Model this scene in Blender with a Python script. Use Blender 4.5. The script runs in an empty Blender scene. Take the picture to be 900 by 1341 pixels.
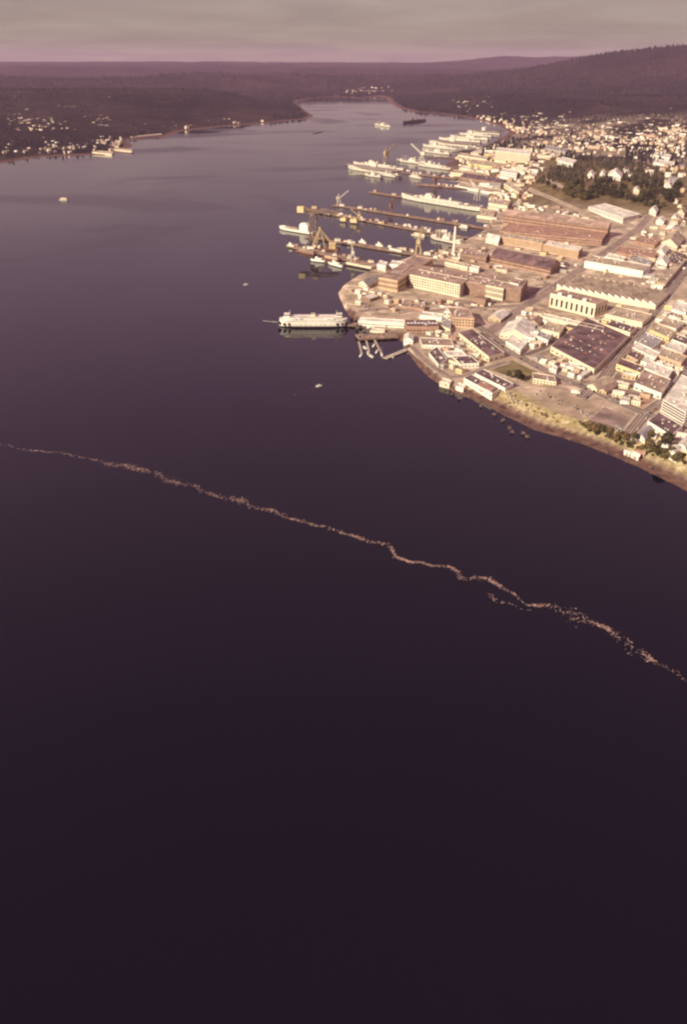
import bpy, math, random
import numpy as np
from mathutils import Vector, Matrix

random.seed(7)
RNG = np.random.default_rng(11)
SC = bpy.context.scene
COL = SC.collection
R = math.radians

# ------------------------------------------------------------------ camera
FPX, HCAM, HORIZON = 1030.0, 390.0, 75.0          # focal length in photo pixels (900 x 1341), flying height, eye level row
PITCH = math.atan((670.5 - HORIZON) / FPX)
cam_d = bpy.data.cameras.new('camera')
cam_d.sensor_fit = 'VERTICAL'
cam_d.sensor_height = 36.0
cam_d.lens = 36.0 * FPX / 1341.0
cam_d.clip_start = 1.0
cam_d.clip_end = 120000.0
cam = bpy.data.objects.new('camera', cam_d)
cam.location = (0, 0, HCAM)
cam.rotation_euler = (math.pi / 2 - PITCH, 0, 0)
COL.objects.link(cam)
SC.camera = cam

# ------------------------------------------------------------------ sky, sun, exposure
SUN_DIR = Vector((-0.74, -0.66, 0.0)).normalized()
SUN_EL = R(27)
world = bpy.data.worlds.new('World')
SC.world = world
world.use_nodes = True
wn, wl = world.node_tree.nodes, world.node_tree.links
wn.clear()
w_out = wn.new('ShaderNodeOutputWorld')
w_bg = wn.new('ShaderNodeBackground')
w_bg.inputs['Strength'].default_value = 0.1
w_sky = wn.new('ShaderNodeTexSky')
w_sky.sky_type = 'NISHITA'
w_sky.sun_disc = False
w_sky.sun_elevation = SUN_EL
w_sky.sun_rotation = math.atan2(SUN_DIR.x, SUN_DIR.y)
w_sky.altitude = 390
w_sky.dust_density = 3.0
w_tint = wn.new('ShaderNodeMixRGB')
w_tint.blend_type = 'MULTIPLY'
w_tint.inputs[0].default_value = 1.0
w_tint.inputs[2].default_value = (0.62, 0.46, 0.46, 1)          # aged slide: everything leans to mauve
w_tc = wn.new('ShaderNodeTexCoord')
w_sep = wn.new('ShaderNodeSeparateXYZ')
w_den = wn.new('ShaderNodeMath'); w_den.operation = 'MAXIMUM'; w_den.inputs[1].default_value = 0.0
w_add = wn.new('ShaderNodeMath'); w_add.operation = 'ADD'; w_add.inputs[1].default_value = 0.06
w_div = wn.new('ShaderNodeVectorMath'); w_div.operation = 'DIVIDE'
w_comb = wn.new('ShaderNodeCombineXYZ')
w_noise = wn.new('ShaderNodeTexNoise')
w_noise.inputs['Scale'].default_value = 0.55
w_noise.inputs['Detail'].default_value = 6.0
w_noise.inputs['Roughness'].default_value = 0.55
w_noise.inputs['Distortion'].default_value = 0.6
w_ramp = wn.new('ShaderNodeValToRGB')
w_ramp.color_ramp.elements[0].position = 0.36
w_ramp.color_ramp.elements[0].color = (3.3, 2.62, 2.25, 1)
w_ramp.color_ramp.elements[1].position = 0.68
w_ramp.color_ramp.elements[1].color = (4.1, 3.34, 2.72, 1)
w_mix = wn.new('ShaderNodeMixRGB')
w_mix.inputs[0].default_value = 0.74
wl.new(w_tc.outputs['Generated'], w_sep.inputs[0])
wl.new(w_sep.outputs['Z'], w_den.inputs[0])
wl.new(w_den.outputs[0], w_add.inputs[0])
for k in range(3):
    wl.new(w_add.outputs[0], w_comb.inputs[k])
wl.new(w_tc.outputs['Generated'], w_div.inputs[0])
wl.new(w_comb.outputs[0], w_div.inputs[1])
wl.new(w_div.outputs[0], w_noise.inputs['Vector'])
wl.new(w_noise.outputs['Fac'], w_ramp.inputs[0])
wl.new(w_sky.outputs[0], w_tint.inputs[1])
wl.new(w_tint.outputs[0], w_mix.inputs[1])
wl.new(w_ramp.outputs[0], w_mix.inputs[2])
# the veil of cloud is beige low down and turns mauve higher up
w_el = wn.new('ShaderNodeMapRange')
w_el.inputs['From Min'].default_value = 0.03
w_el.inputs['From Max'].default_value = 0.30
wl.new(w_den.outputs[0], w_el.inputs['Value'])
w_up = wn.new('ShaderNodeMixRGB')
w_up.inputs[1].default_value = (1, 1, 1, 1)
w_up.inputs[2].default_value = (1.24, 0.90, 1.36, 1)
wl.new(w_el.outputs[0], w_up.inputs[0])
w_mul = wn.new('ShaderNodeMixRGB'); w_mul.blend_type = 'MULTIPLY'; w_mul.inputs[0].default_value = 1.0
wl.new(w_mix.outputs[0], w_mul.inputs[1])
wl.new(w_up.outputs[0], w_mul.inputs[2])
wl.new(w_mul.outputs[0], w_bg.inputs['Color'])
wl.new(w_bg.outputs[0], w_out.inputs['Surface'])

sun_d = bpy.data.lights.new('sun', 'SUN')
sun_d.energy = 5.0
sun_d.angle = R(0.6)
sun_d.color = (1.0, 0.91, 0.70)
sun = bpy.data.objects.new('sun', sun_d)
COL.objects.link(sun)
to_sun = Vector((SUN_DIR.x * math.cos(SUN_EL), SUN_DIR.y * math.cos(SUN_EL), math.sin(SUN_EL)))
sun.rotation_euler = to_sun.to_track_quat('Z', 'Y').to_euler()

vs = SC.view_settings
vs.view_transform = 'Standard'
vs.look = 'None'
vs.exposure = 0.28
vs.gamma = 1.0
vs.use_curve_mapping = False
SC.cycles.use_denoising = True
SC.cycles.filter_width = 2.3
SC.cycles.max_bounces = 5
SC.cycles.volume_bounces = 0
SC.cycles.diffuse_bounces = 2
SC.cycles.glossy_bounces = 2
SC.cycles.transparent_max_bounces = 4
SC.cycles.sample_clamp_indirect = 2.0

# ------------------------------------------------------------------ materials
def patches(n, l, tc, src, size, amount):
    """repairs and different pours: blocks of slightly different tone, squared to the streets"""
    mp = n.new('ShaderNodeMapping')
    mp.inputs['Rotation'].default_value = (0, 0, R(38))
    l.new(tc.outputs['Object'], mp.inputs['Vector'])
    v = n.new('ShaderNodeTexVoronoi')
    v.distance = 'CHEBYCHEV'
    v.inputs['Scale'].default_value = size
    l.new(mp.outputs[0], v.inputs['Vector'])
    sp = n.new('ShaderNodeSeparateColor')
    l.new(v.outputs['Color'], sp.inputs[0])
    mr = n.new('ShaderNodeMapRange')
    mr.inputs['To Min'].default_value = 1 - amount
    mr.inputs['To Max'].default_value = 1 + amount
    l.new(sp.outputs[0], mr.inputs['Value'])
    x = n.new('ShaderNodeVectorMath'); x.operation = 'SCALE'
    l.new(src, x.inputs[0])
    l.new(mr.outputs[0], x.inputs['Scale'])
    return x.outputs[0]


def mat(name, c, rough=0.8, var=0.18, scale=0.12, c2=None, bump=0.0, detail=5.0, metal=0.0, spec=0.3, patch=0.0, psize=0.07):
    """procedural: base colour broken by two sizes of noise, optional fine relief"""
    m = bpy.data.materials.new(name)
    m.use_nodes = True
    n, l = m.node_tree.nodes, m.node_tree.links
    b = n['Principled BSDF']
    b.inputs['Roughness'].default_value = rough
    b.inputs['Metallic'].default_value = metal
    b.inputs['Specular IOR Level'].default_value = spec
    tc = n.new('ShaderNodeTexCoord')
    t = n.new('ShaderNodeTexNoise')
    t.inputs['Scale'].default_value = scale
    t.inputs['Detail'].default_value = detail
    t.inputs['Roughness'].default_value = 0.62
    l.new(tc.outputs['Object'], t.inputs['Vector'])
    r = n.new('ShaderNodeValToRGB')
    d = c2 or tuple(x * (1 - var * 1.6) for x in c)
    e = tuple(min(1.0, x * (1 + var)) for x in c)
    r.color_ramp.elements[0].position = 0.33
    r.color_ramp.elements[0].color = (*d, 1)
    r.color_ramp.elements[1].position = 0.66
    r.color_ramp.elements[1].color = (*e, 1)
    l.new(t.outputs['Fac'], r.inputs[0])
    l.new(r.outputs[0], b.inputs['Base Color'])
    if patch:
        mx_ = patches(n, l, tc, r.outputs[0], psize, patch)
        l.new(mx_, b.inputs['Base Color'])
    if bump:
        bp = n.new('ShaderNodeBump')
        bp.inputs['Strength'].default_value = 0.6
        bp.inputs['Distance'].default_value = bump
        l.new(t.outputs['Fac'], bp.inputs['Height'])
        l.new(bp.outputs[0], b.inputs['Normal'])
    return m

M = {}
for nm, c, kw in [
    ('white', (0.80, 0.75, 0.64), dict(var=0.07)),
    ('cream', (0.74, 0.64, 0.46), dict(var=0.10)),
    ('yellow', (0.72, 0.56, 0.30), dict(var=0.10)),
    ('tan', (0.52, 0.39, 0.25), dict(var=0.14)),
    ('peach', (0.58, 0.40, 0.26), dict(var=0.12)),
    ('brick', (0.41, 0.25, 0.18), dict(var=0.20)),
    ('brown', (0.29, 0.185, 0.135), dict(var=0.2)),
    ('grey', (0.42, 0.38, 0.33), dict(var=0.14)),
    ('roof_dark', (0.165, 0.098, 0.098), dict(patch=0.3, var=0.30, scale=0.06)),
    ('roof_brown', (0.36, 0.245, 0.19), dict(patch=0.22, var=0.24, scale=0.05)),
    ('roof_red', (0.4, 0.235, 0.165), dict(patch=0.2, var=0.22)),
    ('roof_tan', (0.46, 0.36, 0.25), dict(patch=0.25, var=0.2, scale=0.06)),
    ('roof_white', (0.72, 0.66, 0.55), dict(patch=0.22, var=0.16, scale=0.08)),
    ('roof_grey', (0.34, 0.30, 0.29), dict(patch=0.25, var=0.2, scale=0.08)),
    ('glass', (0.055, 0.038, 0.034), dict(var=0.3, rough=0.3, spec=0.3)),
    ('steel', (0.20, 0.145, 0.115), dict(var=0.2, rough=0.6)),
    ('rust', (0.21, 0.10, 0.065), dict(var=0.3)),
    ('crane_yellow', (0.47, 0.35, 0.18), dict(var=0.15, rough=0.5)),
    ('navy_grey', (0.64, 0.58, 0.47), dict(var=0.13)),
    ('navy_deck', (0.34, 0.27, 0.22), dict(var=0.2)),
    ('hull_dark', (0.055, 0.038, 0.036), dict(var=0.25)),
    ('timber', (0.16, 0.10, 0.075), dict(var=0.3, scale=0.5)),
    ('pier_deck', (0.30, 0.205, 0.145), dict(patch=0.3, var=0.25, scale=0.08)),
    ('concrete', (0.46, 0.38, 0.29), dict(var=0.15)),
    ('asphalt', (0.21, 0.145, 0.12), dict(var=0.2, scale=0.05)),
    ('asphalt_old', (0.3, 0.215, 0.17), dict(var=0.2, scale=0.04)),
    ('lot', (0.40, 0.30, 0.205), dict(patch=0.2, var=0.18, scale=0.03)),
    ('lot_dark', (0.27, 0.19, 0.155), dict(patch=0.2, var=0.2, scale=0.05)),
    ('lawn', (0.20, 0.155, 0.070), dict(var=0.3, scale=0.05)),
    ('paint', (0.78, 0.70, 0.52), dict(var=0.1)),
    ('car_white', (0.58, 0.52, 0.44), dict(var=0.05, rough=0.6, spec=0.15)),
    ('car_red', (0.34, 0.07, 0.045), dict(var=0.05, rough=0.6, spec=0.15)),
    ('car_dark', (0.05, 0.04, 0.045), dict(var=0.05, rough=0.6, spec=0.15)),
    ('car_blue', (0.14, 0.16, 0.24), dict(var=0.05, rough=0.6, spec=0.15)),
    ('car_glass', (0.05, 0.04, 0.04), dict(rough=0.6, spec=0.1)),
    ('tyre', (0.02, 0.02, 0.02), dict()),
    ('bark', (0.10, 0.07, 0.05), dict(var=0.3)),
    ('leaf_olive', (0.135, 0.108, 0.045), dict(var=0.45, scale=0.35)),
    ('leaf_dark', (0.055, 0.046, 0.026), dict(var=0.45, scale=0.3)),
    ('leaf_rust', (0.24, 0.155, 0.07), dict(var=0.4, scale=0.3)),
    ('conifer', (0.015, 0.012, 0.011), dict(var=0.62, scale=0.004)),
    ('hill_leaf', (0.060, 0.046, 0.026), dict(var=0.5, scale=0.05)),
    ('rock', (0.20, 0.125, 0.095), dict(var=0.3, scale=0.3)),
    ('drift', (0.46, 0.29, 0.23), dict(var=0.5, scale=0.4)),
    ('foam', (0.60, 0.55, 0.52), dict(var=0.2, scale=0.3)),
    ('skylight', (0.74, 0.66, 0.62), dict(var=0.1, rough=0.3)),
    ('canvas', (0.80, 0.76, 0.70), dict(var=0.06)),
]:
    M[nm] = mat(nm, c, **kw)

# ------------------------------------------------------------------ mesh helpers
class MB:
    def __init__(self):
        self.v, self.f, self.m = [], [], []

    def add(self, vs_, fs, mi=0):
        o = len(self.v)
        self.v += [tuple(p) for p in vs_]
        self.f += [tuple(i + o for i in f) for f in fs]
        self.m += [mi] * len(fs)
        return self

    def box(self, c, s, rz=0.0, mi=0, taper=1.0):
        x, y, z = s[0] / 2, s[1] / 2, s[2] / 2
        ca, sa = math.cos(rz), math.sin(rz)
        P = []
        for dz, k in ((-z, 1.0), (z, taper)):
            for dx, dy in ((-x, -y), (x, -y), (x, y), (-x, y)):
                dx, dy = dx * k, dy * k
                P.append((c[0] + dx * ca - dy * sa, c[1] + dx * sa + dy * ca, c[2] + dz))
        return self.add(P, [(3, 2, 1, 0), (4, 5, 6, 7), (0, 1, 5, 4), (1, 2, 6, 5), (2, 3, 7, 6), (3, 0, 4, 7)], mi)

    def beam(self, p, q, w, mi=0, w2=None):
        p, q = Vector(p), Vector(q)
        d = (q - p).normalized()
        up = Vector((0, 0, 1)) if abs(d.z) < 0.95 else Vector((1, 0, 0))
        a = d.cross(up).normalized()
        b = a.cross(d).normalized()
        w2 = w if w2 is None else w2
        P = [p + (a * i + b * j) * w / 2 for i, j in ((-1, -1), (1, -1), (1, 1), (-1, 1))]
        P += [q + (a * i + b * j) * w2 / 2 for i, j in ((-1, -1), (1, -1), (1, 1), (-1, 1))]
        return self.add(P, [(3, 2, 1, 0), (4, 5, 6, 7), (0, 1, 5, 4), (1, 2, 6, 5), (2, 3, 7, 6), (3, 0, 4, 7)], mi)

    def tube(self, p, q, r, r2=None, n=10, mi=0):
        p, q = Vector(p), Vector(q)
        r2 = r if r2 is None else r2
        d = (q - p).normalized()
        up = Vector((0, 0, 1)) if abs(d.z) < 0.95 else Vector((1, 0, 0))
        a = d.cross(up).normalized()
        b = a.cross(d).normalized()
        P = []
        for c, rr in ((p, r), (q, r2)):
            for k in range(n):
                t = 2 * math.pi * k / n
                P.append(c + a * rr * math.cos(t) + b * rr * math.sin(t))
        F = [(k, (k + 1) % n, n + (k + 1) % n, n + k) for k in range(n)]
        F += [tuple(range(n - 1, -1, -1)), tuple(range(n, 2 * n))]
        return self.add(P, F, mi)

    def prism(self, poly, z0, z1, mi=0):
        n = len(poly)
        P = [(x, y, z0) for x, y in poly] + [(x, y, z1) for x, y in poly]
        F = [(k, (k + 1) % n, n + (k + 1) % n, n + k) for k in range(n)]
        F += [tuple(range(n - 1, -1, -1)), tuple(range(n, 2 * n))]
        return self.add(P, F, mi)

    def mesh(self, name, mats):
        me = bpy.data.meshes.new(name)
        me.from_pydata(self.v, [], self.f)
        for m_ in (mats if isinstance(mats, (list, tuple)) else [mats]):
            me.materials.append(M[m_] if isinstance(m_, str) else m_)
        if isinstance(mats, (list, tuple)):
            me.polygons.foreach_set('material_index', self.m)
        return me

    def build(self, name, mats, parent=None, loc=(0, 0, 0), rz=0.0):
        return link(name, self.mesh(name, mats), parent, loc, rz)


def link(name, data, parent=None, loc=(0, 0, 0), rz=0.0, scale=None):
    o = bpy.data.objects.new(name, data)
    o.location = loc
    o.rotation_euler = (0, 0, rz)
    if scale:
        o.scale = scale
    o.parent = parent
    COL.objects.link(o)
    return o


def tag(o, label=None, cat=None, group=None, kind=None):
    if label: o['label'] = label
    if cat: o['category'] = cat
    if group: o['group'] = group
    if kind: o['kind'] = kind
    return o


def thing(name, label, cat, loc=(0, 0, 0), rz=0.0, group=None):
    return tag(link(name, None, None, loc, rz), label, cat, group)


def copy_tree(o, parent=None, loc=None, rz=None, label=None, group=None):
    c = o.copy()
    COL.objects.link(c)
    c.parent = parent
    if loc is not None: c.location = loc
    if rz is not None: c.rotation_euler = (0, 0, rz)
    if label: c['label'] = label
    if group: c['group'] = group
    for ch in o.children:
        copy_tree(ch, c)
    return c


def np_mesh(name, verts, faces, material, smooth=False):
    """verts (N,3), faces (M,k) numpy"""
    me = bpy.data.meshes.new(name)
    n, k = faces.shape
    me.vertices.add(len(verts))
    me.vertices.foreach_set('co', np.ascontiguousarray(verts, dtype=np.float32).ravel())
    me.loops.add(n * k)
    me.loops.foreach_set('vertex_index', np.ascontiguousarray(faces, dtype=np.int32).ravel())
    me.polygons.add(n)
    me.polygons.foreach_set('loop_start', np.arange(0, n * k, k, dtype=np.int32))
    me.polygons.foreach_set('loop_total', np.full(n, k, dtype=np.int32))
    if smooth:
        me.polygons.foreach_set('use_smooth', np.ones(n, dtype=bool))
    me.materials.append(M[material] if isinstance(material, str) else material)
    me.update(calc_edges=True)
    return me

# ------------------------------------------------------------------ the lie of the land
CP, SP = math.cos(PITCH), math.sin(PITCH)


def ray(px, py):
    a, b = (px - 450.0) / FPX, (py - 670.5) / FPX
    return a, CP - b * SP, -SP - b * CP


def at(px, py, z=0.0):
    """a surveyed point: where the photograph's pixel meets the level z"""
    dx, dy, dz = ray(px, py)
    t = (HCAM - z) / -dz
    return (t * dx, t * dy)


def hash2(ix, iy, s):
    h = (ix.astype(np.int64) * 374761393 + iy.astype(np.int64) * 668265263 + s * 1442695041) & 0x7fffffff
    h = ((h ^ (h >> 13)) * 1274126177) & 0x7fffffff
    return ((h ^ (h >> 16)) & 0xffff) / 65535.0


def vnoise(x, y, s=0):
    ix, iy = np.floor(x), np.floor(y)
    fx, fy = x - ix, y - iy
    fx, fy = fx * fx * (3 - 2 * fx), fy * fy * (3 - 2 * fy)
    a, b = hash2(ix, iy, s), hash2(ix + 1, iy, s)
    c, d = hash2(ix, iy + 1, s), hash2(ix + 1, iy + 1, s)
    return a + (b - a) * fx + (c - a) * fy + (a - b - c + d) * fx * fy


def fbm(x, y, octv=4, s=0):
    t, amp, tot = 0, 1.0, 0
    for k in range(octv):
        t = t + amp * vnoise(x, y, s + k)
        tot += amp
        amp *= 0.5
        x, y = x * 2.03 + 11.3, y * 2.03 + 5.7
    return t / tot


def sst(a, b, x):
    t = np.clip((x - a) / (b - a), 0, 1)
    return t * t * (3 - 2 * t)


COAST_NEAR = [(930, 660), (895, 640), (868, 627), (840, 613), (805, 598), (770, 584), (740, 574), (700, 563), (680, 553), (655, 541),
              (630, 527), (605, 518), (585, 509), (562, 494), (547, 479), (536, 463), (528, 449), (520, 441), (506, 437), (486, 432), (470, 424),
              (459, 416), (452, 405), (446, 392), (443, 384), (451, 373), (468, 362), (497, 351), (520, 343), (548, 333), (585, 329),
              (604, 318), (628, 306), (641, 296), (646, 277), (641, 264), (640, 251), (612, 243), (592, 231), (580, 217), (606, 203),
              (632, 193), (655, 182), (668, 174), (655, 165), (636, 159), (606, 153), (575, 149), (545, 147), (522, 141), (511, 134), (509, 129)]
COAST_LEFT = [(497, 126), (470, 129), (440, 127), (408, 129), (388, 133), (392, 139), (400, 145), (411, 152), (402, 156), (360, 160), (325, 163),
              (280, 167), (236, 172), (216, 181), (200, 178), (184, 182), (165, 184), (174, 191), (160, 198), (130, 203), (92, 204), (50, 206), (8, 213), (-30, 220)]
WATER = [(1600, -1500), (1300, 300), (760, 640)] + [at(*p) for p in COAST_NEAR + COAST_LEFT] + [(-3000, 3700), (-9000, 3300), (-9000, -1500)]
WP = np.array(WATER)


def shore(x, y):
    """signed distance to the water's edge, positive on land"""
    if x.size < 400:
        A, B_ = WP, np.roll(WP, -1, axis=0)
        E = B_ - A
        X, Y = x.ravel()[:, None], y.ravel()[:, None]
        t = np.clip(((X - A[:, 0]) * E[:, 0] + (Y - A[:, 1]) * E[:, 1]) / (E ** 2).sum(1), 0, 1)
        d = ((X - A[:, 0] - t * E[:, 0]) ** 2 + (Y - A[:, 1] - t * E[:, 1]) ** 2).min(1)
        ey = np.where(E[:, 1] == 0, 1e-9, E[:, 1])
        c = ((A[:, 1] > Y) != (B_[:, 1] > Y)) & (X < E[:, 0] * (Y - A[:, 1]) / ey + A[:, 0])
        return (np.where(c.sum(1) % 2 == 1, -1, 1) * np.sqrt(d)).reshape(x.shape)
    best = np.full(x.shape, 1e18)
    inside = np.zeros(x.shape, dtype=bool)
    n = len(WP)
    for i in range(n):
        ax, ay = WP[i]
        bx, by = WP[(i + 1) % n]
        ex, ey = bx - ax, by - ay
        t = np.clip(((x - ax) * ex + (y - ay) * ey) / (ex * ex + ey * ey), 0, 1)
        best = np.minimum(best, (x - ax - t * ex) ** 2 + (y - ay - t * ey) ** 2)
        if by != ay:
            c = ((ay > y) != (by > y)) & (x < ex * (y - ay) / ey + ax)
            inside ^= c
    return np.where(inside, -1, 1) * np.sqrt(best)


def T(x, y, sd=None):
    x, y = np.atleast_1d(np.asarray(x, float)), np.atleast_1d(np.asarray(y, float))
    if sd is None:
        sd = shore(x, y)
    r = np.hypot(x, y)
    city = sst(-700, -350, x) * (1 - sst(3300, 4300, y))
    bl = sst(1030, 965, y) * city                                   # the bluff below the downtown lots
    quay = np.clip(sd * 0.75, -6, 4.0)
    bluff = np.clip(sd * 0.09, -6, 2.2) + 8.6 * sst(20, 42, sd)
    wild = np.clip(sd * 0.10, -6, 4.0)
    h = city * (quay * (1 - bl) + bluff * bl) + (1 - city) * wild
    inl = np.maximum(sd, 0)
    # downtown rises gently to the right of the yard
    up = sst(150, 900, x * 0.86 - y * 0.28 + 330)
    h = h + city * up * (1 - bl) * 8.0 * sst(10, 160, sd) + city * bl * 2.0 * sst(40, 200, sd)
    # wooded hospital hill
    cx, cy = at(800, 240, 10)
    dx, dy = x - cx, y - cy
    u_, v_ = dx * 0.80 - dy * 0.6, dx * 0.6 + dy * 0.80
    h = h + 34 * np.exp(-(u_ / 640) ** 4 - (v_ / 560) ** 4) * sst(30, 260, sd)
    # hillsides beyond
    hills = np.zeros_like(x)
    rise = sst(0, 900, inl - 120)
    far = sst(3300, 5200, y)
    nz = fbm(x / 1700.0, y / 1700.0, 4, 3)
    hills += far * rise * (30 + 95 * nz)
    hills += sst(6500, 21000, r) * sst(100, 2500, inl) * 150 * (0.75 + 0.4 * fbm(x / 5200.0, y / 5200.0, 3, 9))
    hills += sst(0, 1400, inl) * far * 25 * sst(0, -900, x)
    # the hills lie in ridges, one behind another
    ph = r / 1000.0 + 2.6 * (fbm(x / 3800.0, y / 3800.0, 3, 55) - 0.5)
    layer = 0.5 + 0.5 * np.cos(2 * math.pi * (ph - 7.3) / 5.0)
    hills = hills * (1 - sst(5200, 6600, r) * (1 - sst(20000, 24000, r)) * 0.75 * (1 - layer))
    hills += 45 * np.exp(-((r - 7300) / 900) ** 2) * sst(-100, -700, x) * sst(60, 700, inl)
    # low mountain on the right
    mx, my = 4600.0, 11200.0
    hills += 315 * np.exp(-((x - mx) / 1700) ** 2 - ((y - my) / 2600) ** 2) * (0.8 + 0.35 * fbm(x / 900.0, y / 900.0, 4, 21))
    hills += 110 * np.exp(-((x - 3300) / 1500) ** 2 - ((y - 11800) / 2600) ** 2)
    # blue ranges on the horizon
    hills += 235 * np.exp(-((y - 23500) / 1500) ** 2) * sst(1500, 4200, x) * (1 - sst(5500, 8500, x)) * (0.35 + 0.95 * fbm(x / 1300.0, y / 3000.0, 4, 33))
    return h + hills


def ground(px, py):
    """where the photograph's pixel meets the land"""
    dx, dy, dz = ray(px, py)
    t0 = (HCAM - 60.0) / -dz if dz < -0.02 else 3000.0
    t1 = HCAM / -dz * 1.01 if dz < -0.002 else 45000.0
    lo, hi = t0 * 0.7, t1
    for _ in range(2):
        ts = np.linspace(lo, hi, 48)
        z = HCAM + ts * dz
        g = T(ts * dx, ts * dy)
        k = int(np.argmax(z <= g)) if (z <= g).any() else len(ts) - 1
        lo, hi = ts[max(0, k - 1)], ts[k]
    t = ts[k]
    return Vector((t * dx, t * dy, max(0.0, float(g[k]))))


def gz(x, y):
    return float(T(x, y)[0])


# ------------------------------------------------------------------ water
def water_material():
    m = bpy.data.materials.new('water')
    m.use_nodes = True
    n, l = m.node_tree.nodes, m.node_tree.links
    b = n['Principled BSDF']
    b.inputs['Base Color'].default_value = (0.0010, 0.0014, 0.0066, 1)
    b.inputs['IOR'].default_value = 1.33
    b.inputs['Specular IOR Level'].default_value = 0.5
    tc = n.new('ShaderNodeTexCoord')
    mp = n.new('ShaderNodeMapping')
    mp.inputs['Rotation'].default_value = (0, 0, R(35))
    mp.inputs['Scale'].default_value = (1.0, 0.42, 1.0)
    l.new(tc.outputs['Object'], mp.inputs['Vector'])
    # wind ripples in three sizes
    acc = None
    for sc_, amp in ((0.42, 0.30), (0.10, 0.75), (0.022, 0.9)):
        t = n.new('ShaderNodeTexNoise')
        t.inputs['Scale'].default_value = sc_
        t.inputs['Detail'].default_value = 3.0
        l.new(mp.outputs[0], t.inputs['Vector'])
        k = n.new('ShaderNodeMath'); k.operation = 'MULTIPLY'; k.inputs[1].default_value = amp
        l.new(t.outputs['Fac'], k.inputs[0])
        if acc is None:
            acc = k
        else:
            s = n.new('ShaderNodeMath'); s.operation = 'ADD'
            l.new(acc.outputs[0], s.inputs[0]); l.new(k.outputs[0], s.inputs[1])
            acc = s
    bp = n.new('ShaderNodeBump')
    bp.inputs['Distance'].default_value = 1.0
    # slicks: calm streaks where the ripples die down
    mp2 = n.new('ShaderNodeMapping')
    mp2.inputs['Rotation'].default_value = (0, 0, R(12))
    mp2.inputs['Scale'].default_value = (0.00055, 0.0011, 1.0)
    l.new(tc.outputs['Object'], mp2.inputs['Vector'])
    t2 = n.new('ShaderNodeTexNoise')
    t2.inputs['Scale'].default_value = 1.0
    t2.inputs['Detail'].default_value = 5.0
    t2.inputs['Distortion'].default_value = 2.6
    l.new(mp2.outputs[0], t2.inputs['Vector'])
    mr = n.new('ShaderNodeMapRange')
    mr.inputs['From Min'].default_value = 0.50
    mr.inputs['From Max'].default_value = 0.63
    mr.inputs['To Min'].default_value = 0.03
    mr.inputs['To Max'].default_value = 0.20
    l.new(t2.outputs['Fac'], mr.inputs['Value'])
    l.new(mr.outputs[0], b.inputs['Roughness'])
    mr2 = n.new('ShaderNodeMapRange')
    mr2.inputs['From Min'].default_value = 0.48
    mr2.inputs['From Max'].default_value = 0.62
    mr2.inputs['To Min'].default_value = 0.05
    mr2.inputs['To Max'].default_value = 0.36
    l.new(t2.outputs['Fac'], mr2.inputs['Value'])
    l.new(mr2.outputs[0], bp.inputs['Strength'])
    l.new(acc.outputs[0], bp.inputs['Height'])
    l.new(bp.outputs[0], b.inputs['Normal'])
    return m


wm = MB().add([(-16000, -3000, 0), (16000, -3000, 0), (16000, 17000, 0), (-16000, 17000, 0)], [(0, 1, 2, 3)])
tag(wm.build('water', water_material()), kind='structure')

# ------------------------------------------------------------------ land sheet
def steps(spans):
    out = []
    for a, b, s in spans:
        out += list(np.arange(a, b, s))
    return np.array(out + [spans[-1][1]], float)


def geo(a, b, s, k):
    out, x = [], a
    while x < b:
        out.append(x)
        s *= k
        x += s
    return np.array(out + [b])


ys = np.concatenate([np.arange(-1500, 600, 150), np.arange(600, 1700, 6), np.arange(1700, 3000, 10), geo(3000, 27000, 14, 1.018)])
xr = np.concatenate([np.arange(-150, 800, 7), geo(800, 20000, 9, 1.035)])
xl = -geo(150, 20000, 9, 1.035)[1:][::-1]
xs = np.concatenate([xl, xr])
GX, GY = np.meshgrid(xs, ys)
SD = shore(GX.ravel(), GY.ravel())
GZ = T(GX.ravel(), GY.ravel(), SD)
rr = np.hypot(GX.ravel(), GY.ravel())
nx, ny = len(xs), len(ys)
# zones for the ground cover
cityw = sst(-700, -350, GX.ravel()) * (1 - sst(3050, 3900, GY.ravel()))
hx, hy = at(800, 240, 10)
du, dv = (GX.ravel() - hx) * 0.8 - (GY.ravel() - hy) * 0.6, (GX.ravel() - hx) * 0.6 + (GY.ravel() - hy) * 0.8
hosp = np.clip(1.6 * np.exp(-(du / 620) ** 6 - (dv / 540) ** 6), 0, 1)
townr = sst(500, 900, GX.ravel()) * sst(2900, 3300, GY.ravel()) * (1 - sst(4900, 6200, GY.ravel())) * sst(0.30, 0.55, fbm(GX.ravel() / 260, GY.ravel() / 260, 3, 5))
zone_city = np.clip(cityw, 0, 1) * (1 - hosp)
zone_city = np.maximum(zone_city, 0.65 * townr)
beach_w = np.where(GY.ravel() < 1000, 23.0, 12.0)
zone_beach = (1 - sst(beach_w * 0.75, beach_w, SD)) * cityw * (1 - sst(1380, 1400, GY.ravel()))
zone_beach = np.maximum(zone_beach, (1 - sst(20, 60, SD)) * (1 - cityw))
slope_w = sst(16, 26, SD) * (1 - sst(38, 60, SD)) * sst(1040, 1000, GY.ravel()) * cityw
canopy = (1 - np.clip(zone_city + zone_beach, 0, 1)) * sst(3600, 5200, GY.ravel()) * sst(60, 220, SD)
GZ = GZ + canopy * (14 * fbm(GX.ravel() / 75.0, GY.ravel() / 75.0, 2, 41) + 16 * fbm(GX.ravel() / 330.0, GY.ravel() / 330.0, 2, 47))
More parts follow.
